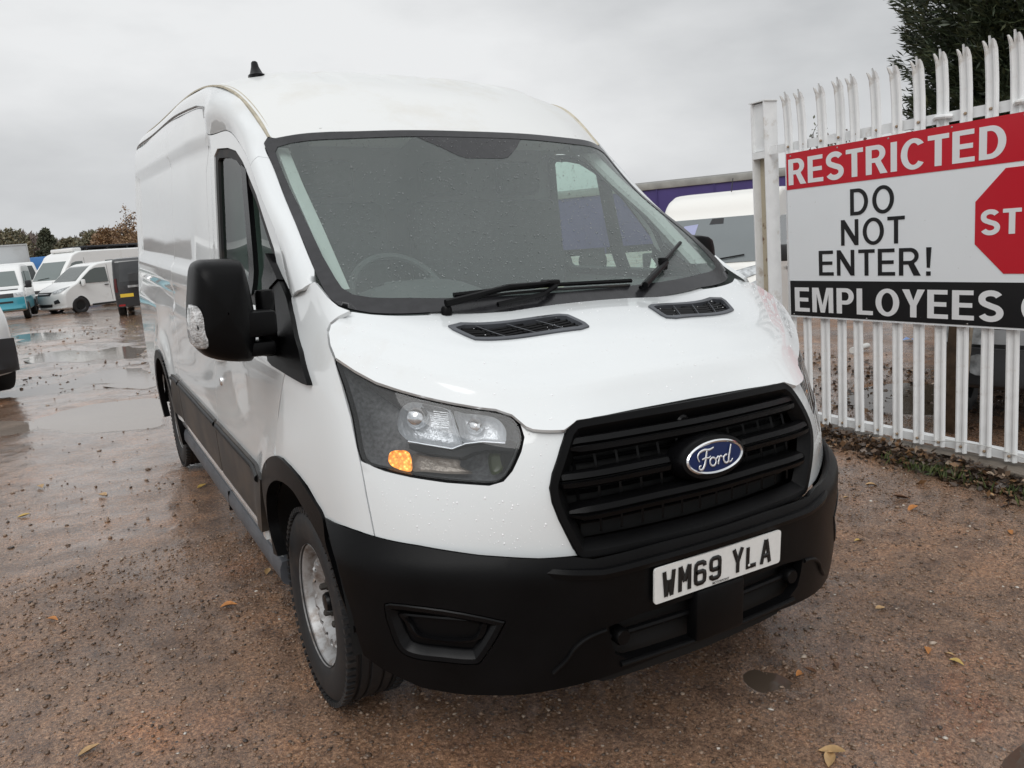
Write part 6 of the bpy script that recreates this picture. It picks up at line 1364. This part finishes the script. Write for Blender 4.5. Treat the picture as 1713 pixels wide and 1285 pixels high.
# dark car close behind the fence
dc = empty('pickup_truck', label='dark grey car with a pale bonnet edge, nose close behind the white pales', cat='car')
P_ = [(-2.2,.45),(-2.22,.9),(-2.15,1.10),(-1.9,1.62),(-1.5,1.74),(.1,1.76),(.45,1.68),(.85,1.12),(1.2,1.06),(1.85,1.0),(2.05,.93),(2.12,.78),(2.14,.55),(2.08,.36),(1.2,.32),(-1.2,.32)]
_h = np.array([-.93,-.37,0]); p = on_base((1800,742))-_h*2.16; stand(dc, None, 0, (-.93,-.37), at=p); cdk = mat('dark_grey_car', (.035,.037,.04), rough=.3, coat=.5); c = Car(dc, P_, 1.78, taper=.22, tumble=.10, zt=.95); c.body(cdk)
c.front('bonnet_edge', [(-.9,.815),(.9,.815),(.9,.875),(-.9,.875)], mat('beige_paint', (.62,.58,.46), rough=.4), .03); c.front('grille', [(-.9,.70),(.9,.70),(.9,.80),(-.9,.80)], mat('silver_trim', (.42,.43,.44), rough=.35, metal=.3), .025); c.front('headlight', [(.62,.69),(.93,.69),(.95,.805),(.62,.805)], lampglass, .04, mirror=True); c.front('front_bumper', [(-1,.40),(1,.40),(1,.66),(-1,.66)], mat('faded_bumper', (.06,.062,.066), rough=.45), .06); c.front('fog_lamp', [(.58,.48),(.72,.48),(.72,.60),(.58,.60)], lampglass, .075, rnd=3, mirror=True)
c.front('windscreen', [(-.84,1.13),(.84,1.13),(.78,1.62),(-.78,1.62)], dglass); c.side('side_window', [(.66,1.12),(.30,1.60),(-1.5,1.60),(-1.7,1.12)], dglass); c.wheels((1.35,-1.30), .34)
# ================================================================ trees
def leaf_mat(name, stops, rough=.6):
    m = stone_mat(name, stops, rough); return m
def quick_mesh(name, V, F, m, parent=None):
    V = np.asarray(V, np.float32); F = np.asarray(F, np.int32); k = F.shape[1]; mm = bpy.data.meshes.new(name); mm.vertices.add(len(V)); mm.vertices.foreach_set('co', V.ravel()); mm.loops.add(F.size); mm.loops.foreach_set('vertex_index', F.ravel()); mm.polygons.add(len(F)); mm.polygons.foreach_set('loop_start', np.arange(0, F.size, k, dtype=np.int32)); mm.polygons.foreach_set('loop_total', np.full(len(F), k, dtype=np.int32)); mm.update(calc_edges=True); mm.materials.append(m); o = bpy.data.objects.new(name, mm); col.objects.link(o)
    if parent is not None: o.parent = parent
    return o
def unit(v): return v/(np.linalg.norm(v, axis=-1, keepdims=True)+1e-9)
def leaf_tris(C, D, ln, wd, rg):
    """thin pointed leaves/sprays at C along D"""
    n = len(C); R = unit(np.cross(D, rg.normal(size=(n,3)))); L_ = (ln*(.6+.8*rg.random(n)))[:,None]; W_ = (wd*(.6+.8*rg.random(n)))[:,None]
    V = np.stack([C, C+D*L_*.45+R*W_*.5, C+D*L_, C+D*L_*.45-R*W_*.5], 1).reshape(-1, 3); F = np.arange(4*n).reshape(-1, 4); return V, F
def twig_tree(name, loc, H, spread, seed, bark, leaves, nleaf, leaf, label, cat='tree', group=None, levels=4, lean=0.0):
    rg = np.random.default_rng(seed); root = empty(name, loc, label=label, cat=cat, group=group); mb = MB(); tips = []
    def grow(p, d, L_, r, lev):
        k = 4; pts = [p]; q = p.copy(); dd = d.copy()
        for i in range(k): dd = unit(dd+rg.normal(size=3)*.16+np.array([0,0,.05])); q = q+dd*L_/k; pts.append(q.copy())
        mb.tube(pts, list(np.linspace(r, r*.6, k+1)), 5 if lev > 1 else 7, cap=False)
        if lev >= levels: tips.append((pts[2], dd)); tips.append((q, dd)); return
        for j in range(3 if lev else 5):
            t = rg.uniform(.35, 1.0); b = pts[min(k, int(t*k)+0)]; nd = unit(dd*.75+rg.normal(size=3)*.62*spread+np.array([0,0,.22])); grow(b.copy(), nd, L_*rg.uniform(.55,.78), r*.52, lev+1)
        grow(q, unit(dd+rg.normal(size=3)*.25), L_*.72, r*.58, lev+1)
    grow(np.zeros(3), unit(np.array([lean,0,1.0])), H*.34, H*.022, 0); tr = mb.build('trunk', bark, None); tr.parent = root
    if nleaf:
        T = np.array([t[0] for t in tips]); D = np.array([t[1] for t in tips]); i = rg.integers(0, len(T), nleaf); C = T[i]+rg.normal(size=(nleaf,3))*H*.022; V, F = leaf_tris(C, unit(D[i]+rg.normal(size=(nleaf,3))*.9), leaf, leaf*.7, rg); quick_mesh('crown', V, F, leaves, root)
    return root
def lumpy_tree(name, loc, H, R, seed, leaves, bark, label, n=9000, leaf=.3, group=None, shape='round', lump=26):
    """crown of many leaf clumps with gaps"""
    rg = np.random.default_rng(seed); root = empty(name, loc, label=label, cat='tree', group=group); tb = MB(); tb.tube([(0,0,-.3),(0,0,H*.35),(rg.normal()*.1,0,H*.75)], [H*.028,H*.02,H*.006], 8)
    cl = []
    for k in range(lump):
        if shape == 'cone': t = rg.random()**.8; z = H*(.12+.86*t); r = R*(1-t)**.75*rg.uniform(.45,1); cr = R*.34*(1-.55*t)
        else: t = rg.random(); z = H*(.30+.66*t); r = R*math.sqrt(max(.04, 1-(2*t-.85)**2*.95))*rg.uniform(.3,.95); cr = R*rg.uniform(.22,.40)
        a = rg.random()*6.283; c = np.array([r*math.cos(a), r*math.sin(a), z]); cl.append((c, cr)); tb.tube([(0,0,z*.7), tuple(c*[.5,.5,1]*[1,1,.93]), tuple(c)], [H*.008,H*.005,H*.002], 4, cap=False)
    o = tb.build('trunk', bark, None); o.parent = root; CC = np.array([c for c, _ in cl]); CR = np.array([r for _, r in cl]); i = rg.integers(0, lump, n); d = unit(rg.normal(size=(n,3))); rad = CR[i]*rg.random(n)**.38; C = CC[i]+d*rad[:,None]*[1,1,.8]; V, F = leaf_tris(C, unit(d+rg.normal(size=(n,3))*.8), leaf, leaf*.75, rg); quick_mesh('crown', V, F, leaves, root); return root
bark = mat('tree_bark', (.075,.06,.05), rough=.9); darkbark = mat('dark_twig_bark', (.055,.042,.036), rough=.9)
woodleaf = leaf_mat('hazed_wood_twigs', [(0,(.095,.074,.066)),(.5,(.15,.118,.102)),(1,(.21,.16,.13))]); oliveleaf = leaf_mat('hazed_olive_foliage', [(0,(.10,.098,.062)),(.6,(.15,.14,.085)),(1,(.21,.17,.10))]); autumn = leaf_mat('autumn_leaves', [(0,(.15,.09,.05)),(.5,(.23,.135,.07)),(1,(.30,.20,.10))]); greenleaf = leaf_mat('dull_green_foliage', [(0,(.085,.095,.065)),(.6,(.12,.13,.085)),(1,(.16,.155,.10))])  # twig and olive tones lightened to paint in the distance haze
def tree_at(px, D): p = at_depth(px, D); z = float(base_z(p[0], p[1])); return (p[0], p[1], z-.3), p
# the wood along the horizon: one mass of many bare trees
rg = np.random.default_rng(5); Vs = []; Fs = []; n0 = 0
for k in range(120):
    D = rg.uniform(105, 150); px = rg.uniform(-260, 420); p = at_depth((px, 440), D); zb = float(base_z(p[0], p[1])); top = at_depth((px, 402+rg.uniform(-10,14)), D)[2]; H = max(3, top-zb); R = H*rg.uniform(.22,.36); n = 900
    d = unit(rg.normal(size=(n,3))); C = np.array([p[0],p[1],zb+H*.55])+d*(rg.random(n)**.4)[:,None]*[R,R,H*.47]; V, F = leaf_tris(C, unit(d*.5+[0,0,1]+rg.normal(size=(n,3))*.5), 1.1, .35, rg); Vs.append(V); Fs.append(F+n0); n0 += len(V)
wd = quick_mesh('woodland', np.concatenate(Vs), np.concatenate(Fs), woodleaf); tag(wd, kind='stuff')
for px, py, D, R, shp, lf, nm, lab in ((18,388,92,3.9,'round',oliveleaf,'broadleaf_tree','rounded olive green tree above the grey box truck'),(84,384,98,2.3,'cone',greenleaf,'pine_tree','small dark green pine poking above the far brown wood'),(120,394,96,2.0,'round',oliveleaf,'broadleaf_tree','low brownish green tree right of the dark pine'),(163,392,86,2.9,'round',oliveleaf,'broadleaf_tree','olive green tree left of the rust coloured tree')):
    loc, p = tree_at((px, 450), D); H = at_depth((px, py), D)[2]-loc[2]; lumpy_tree(nm, loc, H, R, int(px)+3, lf, bark, lab, 6500, .34, shape=shp)
loc, p = tree_at((185,450), 74); H = at_depth((185,386), 74)[2]-loc[2]; lumpy_tree('broadleaf_tree', loc, H, 2.6, 44, autumn, bark, 'rust coloured autumn tree above the white motorhome', 7000, .26)
loc, p = tree_at((222,455), 62); H = at_depth((222,336), 62)[2]-loc[2]; twig_tree('oak_tree', loc, H*1.02, 1.35, 12, darkbark, autumn, 9000, .17, 'half bare oak with sparse brown leaves, cut by the white van', levels=4)
# big feathery conifer behind the fence
def conifer(px, D, R, ztop, seed, label):
    rg = np.random.default_rng(seed); p = at_depth(px, D); zb = float(base_z(p[0], p[1]))-.1; root = empty('conifer', (p[0],p[1],zb), label=label, cat='tree'); H = ztop-zb
    tb = MB().tube([(0,0,-.2),(0,0,H*.5),(0,0,H*.97)], [.28,.18,.03], 10); Vl = []; Fl = []; n0 = 0
    nb = 620
    for k in range(nb):
        t = ((k+.5)/nb)**.95; z = H*(.02+.96*t); a = k*2.39996+rg.normal()*.2; env = R*(min(1, .72+.5*t) if t < .55 else max(.06, (1-t)/.45)**.62); L_ = env*rg.uniform(.80,1.06); out = np.array([math.cos(a), math.sin(a), 0]); s = np.linspace(0, 1, 7); pts = out[None]*(s*L_)[:,None]+np.array([0,0,1.0])[None]*(z+s*L_*.18+.32*L_*s**2-.10*L_*np.sin(s*3.1))[:,None]
        if k % 2 == 0: tb.tube(pts[:6], list(np.linspace(.03,.006,6)), 4, cap=False)
        n = 330; u = .28+.72*rg.random(n)**.7; base = np.stack([np.interp(u, s, pts[:,i]) for i in range(3)], -1); side = np.cross(out, [0,0,1.0]); w = (.42*(1-u*.75)*L_*.55)*(rg.random(n)*2-1); C = base+side[None]*w[:,None]+rg.normal(size=(n,3))*.05-np.array([0,0,1.0])[None]*(np.abs(w)*.25)[:,None]
        D_ = unit(out[None]*.8+side[None]*(w*1.2)[:,None]+np.array([0,0,.30])[None]+rg.normal(size=(n,3))*.35); V, F = leaf_tris(C, D_, .17, .034, rg); Vl.append(V); Fl.append(F+n0); n0 += len(V)
    o = tb.build('trunk', bark, None); o.parent = root; quick_mesh('foliage', np.concatenate(Vl), np.concatenate(Fl), leaf_mat('cypress_foliage', [(0,(.018,.028,.014)),(.55,(.036,.052,.024)),(.9,(.06,.076,.034)),(1,(.09,.10,.045))], .55), root); return root
conifer((1742,420), 14.5, 2.75, 8.6, 3, 'large dark green feathery cypress rising behind the fence on the right')
for px, py, D, sd, lab in ((1392,186,40,21,'thin bare tree behind the fence, left of the others'),(1432,190,42,22,'twiggy dark tree behind the fence pales'),(1468,192,38,23,'bushy bare tree beside the big cypress')):
    loc, p = tree_at((px, 400), D); H = at_depth((px, py), D)[2]-loc[2]; twig_tree('bare_tree', loc, H*1.05, .9, sd, darkbark, greenleaf if sd == 22 else woodleaf, 1500, .20, lab, levels=4)
# ================================================================ litter, leaves, post, odds and ends
post = empty('wooden_post', label='old brown wooden post standing behind the white fence under the sign', cat='post'); p = on_base((1592,722)); d_ = np.linalg.norm(p-CAM_POS); pz = float(ground_z(np.array([[p[0]]]), np.array([[p[1]]]))[0,0]); post.location = (p[0], p[1], pz)
o = MB().box((0,0,.62), (.13,.11,1.34), bev=.012).build('post_shaft', mat('wet_brown_timber', (.085,.055,.032), rough=.6, noise=(14,.4), bump=(30,.5)), None); o.parent = post; o = MB().box((.02,-.058,.66), (.035,.012,1.2)).build('batten', mat('pale_timber', (.30,.25,.19), rough=.6, noise=(20,.3)), None); o.parent = post
leafm = [mat('leaf_orange', (.42,.17,.045), rough=.5, noise=(50,.3)), mat('leaf_tan', (.42,.27,.13), rough=.5, noise=(50,.3)), mat('leaf_brown', (.13,.065,.035), rough=.45, noise=(50,.3)), mat('leaf_yellow', (.48,.33,.10), rough=.5, noise=(50,.3))]
def leaf_shape(rg, L_):
    s = np.linspace(0, 1, 8); w = .42*np.sin(np.pi*s**.85)*(1+.25*np.sin(s*22))*L_; cu = rg.uniform(-.25,.35); V = []; F = []
    for i, t in enumerate(s):
        for f in (-1, 0, 1): V.append((t*L_-L_/2, f*w[i]*.5, L_*(.05+abs(f)*.16*math.sin(math.pi*t)+cu*(t-.5)**2)))
    for i in range(7):
        for j in range(2): F.append((i*3+j, (i+1)*3+j, (i+1)*3+j+1, i*3+j+1))
    return V, F
rg = np.random.default_rng(77)
LEAVES = [((1392,1262),.11,1,'curled tan leaf at the bottom edge, front of a pair'),((1388,1272),.10,1,'second curled tan leaf just under its twin at the bottom edge'),((1551,1091),.075,0,'bright orange leaf on open ground right of the bumper'),((1527,853),.10,0,'orange leaf lying between the bumper and the fence'),((1656,832),.09,1,'pale tan leaf on the mud near the right edge, before the fence'),((1690,893),.075,0,'orange leaf near the right edge below the tan one'),((1457,814),.09,1,'tan leaf on the muddy strip near the fence kerb'),((1338,1128),.07,0,'small orange brown leaf beside the front puddle'),((1355,1125),.07,2,'brown leaf touching the orange leaf by the front puddle'),((1472,1022),.07,1,'tan leaf lying right of the number plate end of the bumper'),((1435,907),.06,3,'yellow leaf close to the bumper corner'),((1415,835),.05,1,'small tan leaf next to the bumper corner'),((1600,1110),.07,3,'yellowish leaf pair member on the gravel at right'),((1588,1098),.05,1,'small tan leaf left of the yellowish one at right'),((1398,1115),.06,2,'dark brown leaf in front of the bumper'),((338,815),.11,3,'yellow leaf on the wet ground beside the rear half of the van'),((383,1016),.10,0,'reddish orange leaf left of the front wheel'),((448,960),.09,1,'brown tan leaf beside the front tyre'),((68,817),.13,1,'tan leaf on wet ground at far left, nearer the puddle'),((172,832),.13,1,'tan leaf left of centre on the wet ground'),((40,865),.09,3,'yellowish leaf near the left edge'),((88,1037),.08,0,'small rust leaf on the ground at left'),((150,1259),.09,1,'pale leaf at the bottom left of the picture'),((1648,1040),.06,2,'dark red brown leaf low at right'),((1506,835),.12,2,'flat dark brown leaf on mud below the fence'),((1680,850),.09,2,'dark brown leaf at the right edge by the fence')]
for (px, L_, mi, lab) in LEAVES:
    p = on_base(px); p[2] = float(ground_z(np.array([[p[0]]]), np.array([[p[1]]]))[0,0]); V, F = leaf_shape(rg, L_*.8); o = mesh_obj('fallen_leaf', V, F, leafm[mi], None, sharp=None); o.location = (p[0], p[1], p[2]+.002); o.rotation_euler = (rg.normal()*.12, rg.normal()*.12, rg.random()*6.28); tag(o, lab, 'leaf', 'fallen leaves on the wet ground')
# bank of leaf litter and grass along the foot of the fence
def along(s, y): return FP+FX*s+FY*y
n = 5200; s = rg.uniform(-1.2, 2.6, n); y = -.10-np.abs(rg.normal(size=n))*.11; P = FP+FX[None]*s[:,None]+FY[None]*y[:,None]; z = ground_z(P[:,0], P[:,1]); hump = .085*np.exp(-((y+.10)/.13)**2)*(.5+vnoise(s, y, 3.0, 2)); P[:,2] = z+hump*rg.random(n)**.6
V = []; F = []
D_ = unit(rg.normal(size=(n,3))*[1,1,.35]); V, F = leaf_tris(P, D_, .045, .028, rg); lit = quick_mesh('leaf_litter', V, F, stone_mat('litter', [(0,(.022,.016,.013)),(.45,(.07,.045,.03)),(.75,(.12,.075,.045)),(.93,(.24,.13,.06)),(1,(.45,.38,.30))], .4)); tag(lit, kind='stuff')
# earth bank under the litter
G = []
for yy in np.linspace(-.40, -.06, 9): G.append([along(t, yy)*[1,1,0]+np.array([0,0,float(ground_z(np.array([[along(t,yy)[0]]]), np.array([[along(t,yy)[1]]]))[0,0])+.075*math.exp(-((yy+.08)/.12)**2)*(.55+float(vnoise(np.array([t]), np.array([yy]), 4.0, 2)[0]))-.012]) for t in np.linspace(-1.3, 2.7, 60)])
bk_ = MB().grid(G).build('bank', mat('leafy_soil', (.045,.033,.025), rough=.6, noise=(40,.5), bump=(60,.8)), None); tag(bk_, kind='structure')
n = 900; s = np.concatenate([rg.normal(.15, .16, n//2), rg.normal(.95,.2,n-n//2)]); y = -.2+rg.normal(size=n)*.06; P = FP+FX[None]*s[:,None]+FY[None]*y[:,None]; P[:,2] = ground_z(P[:,0], P[:,1])+.01; V, F = leaf_tris(P, unit(rg.normal(size=(n,3))*.5+[0,0,1]), .06, .008, rg); gr_ = quick_mesh('grass_tufts', V, F, stone_mat('grass_green', [(0,(.03,.05,.012)),(1,(.09,.11,.03))], .6)); tag(gr_, kind='stuff')
# litter on the ground beyond the fence
n = 2600; s = rg.uniform(-3.5, 2.5, n); y = rg.uniform(.15, 2.6, n)**1.0; k = vnoise(s, y, 1.6, 7) > .42; s, y = s[k], y[k]; n = len(s); P = FP+FX[None]*s[:,None]+FY[None]*y[:,None]; P[:,2] = ground_z(P[:,0], P[:,1])+.006; V, F = leaf_tris(P, unit(rg.normal(size=(n,3))*[1,1,.15]), .05, .03, rg); l2 = quick_mesh('leaf_litter', V, F, MATS.get('litter') or bpy.data.materials['litter']); tag(l2, kind='stuff')
# a short white pipe end and a scrap of blue plastic on the gravel beyond the fence
pp = on_base((1425,592)); pipe = MB().tube([(0,0,0),(.34,.05,.01)], .035, 14).build('plastic_pipe', mat('white_pipe', (.7,.7,.68), rough=.4), None); pipe.location = (pp[0], pp[1], pp[2]+.04); tag(pipe, 'short white plastic pipe lying on the gravel beyond the fence', 'pipe')
pp = on_base((1523,571)); sc_ = MB().grid([[(x*.09, y*.06, .02+.02*math.sin(x*3+y*2)) for x in range(-1, 2)] for y in range(-1, 2)]).build('plastic_scrap', mat('blue_plastic', (.22,.33,.60), rough=.35), None); sc_.location = (pp[0], pp[1], pp[2]+.01); tag(sc_, 'crumpled scrap of pale blue plastic beyond the fence', 'litter')
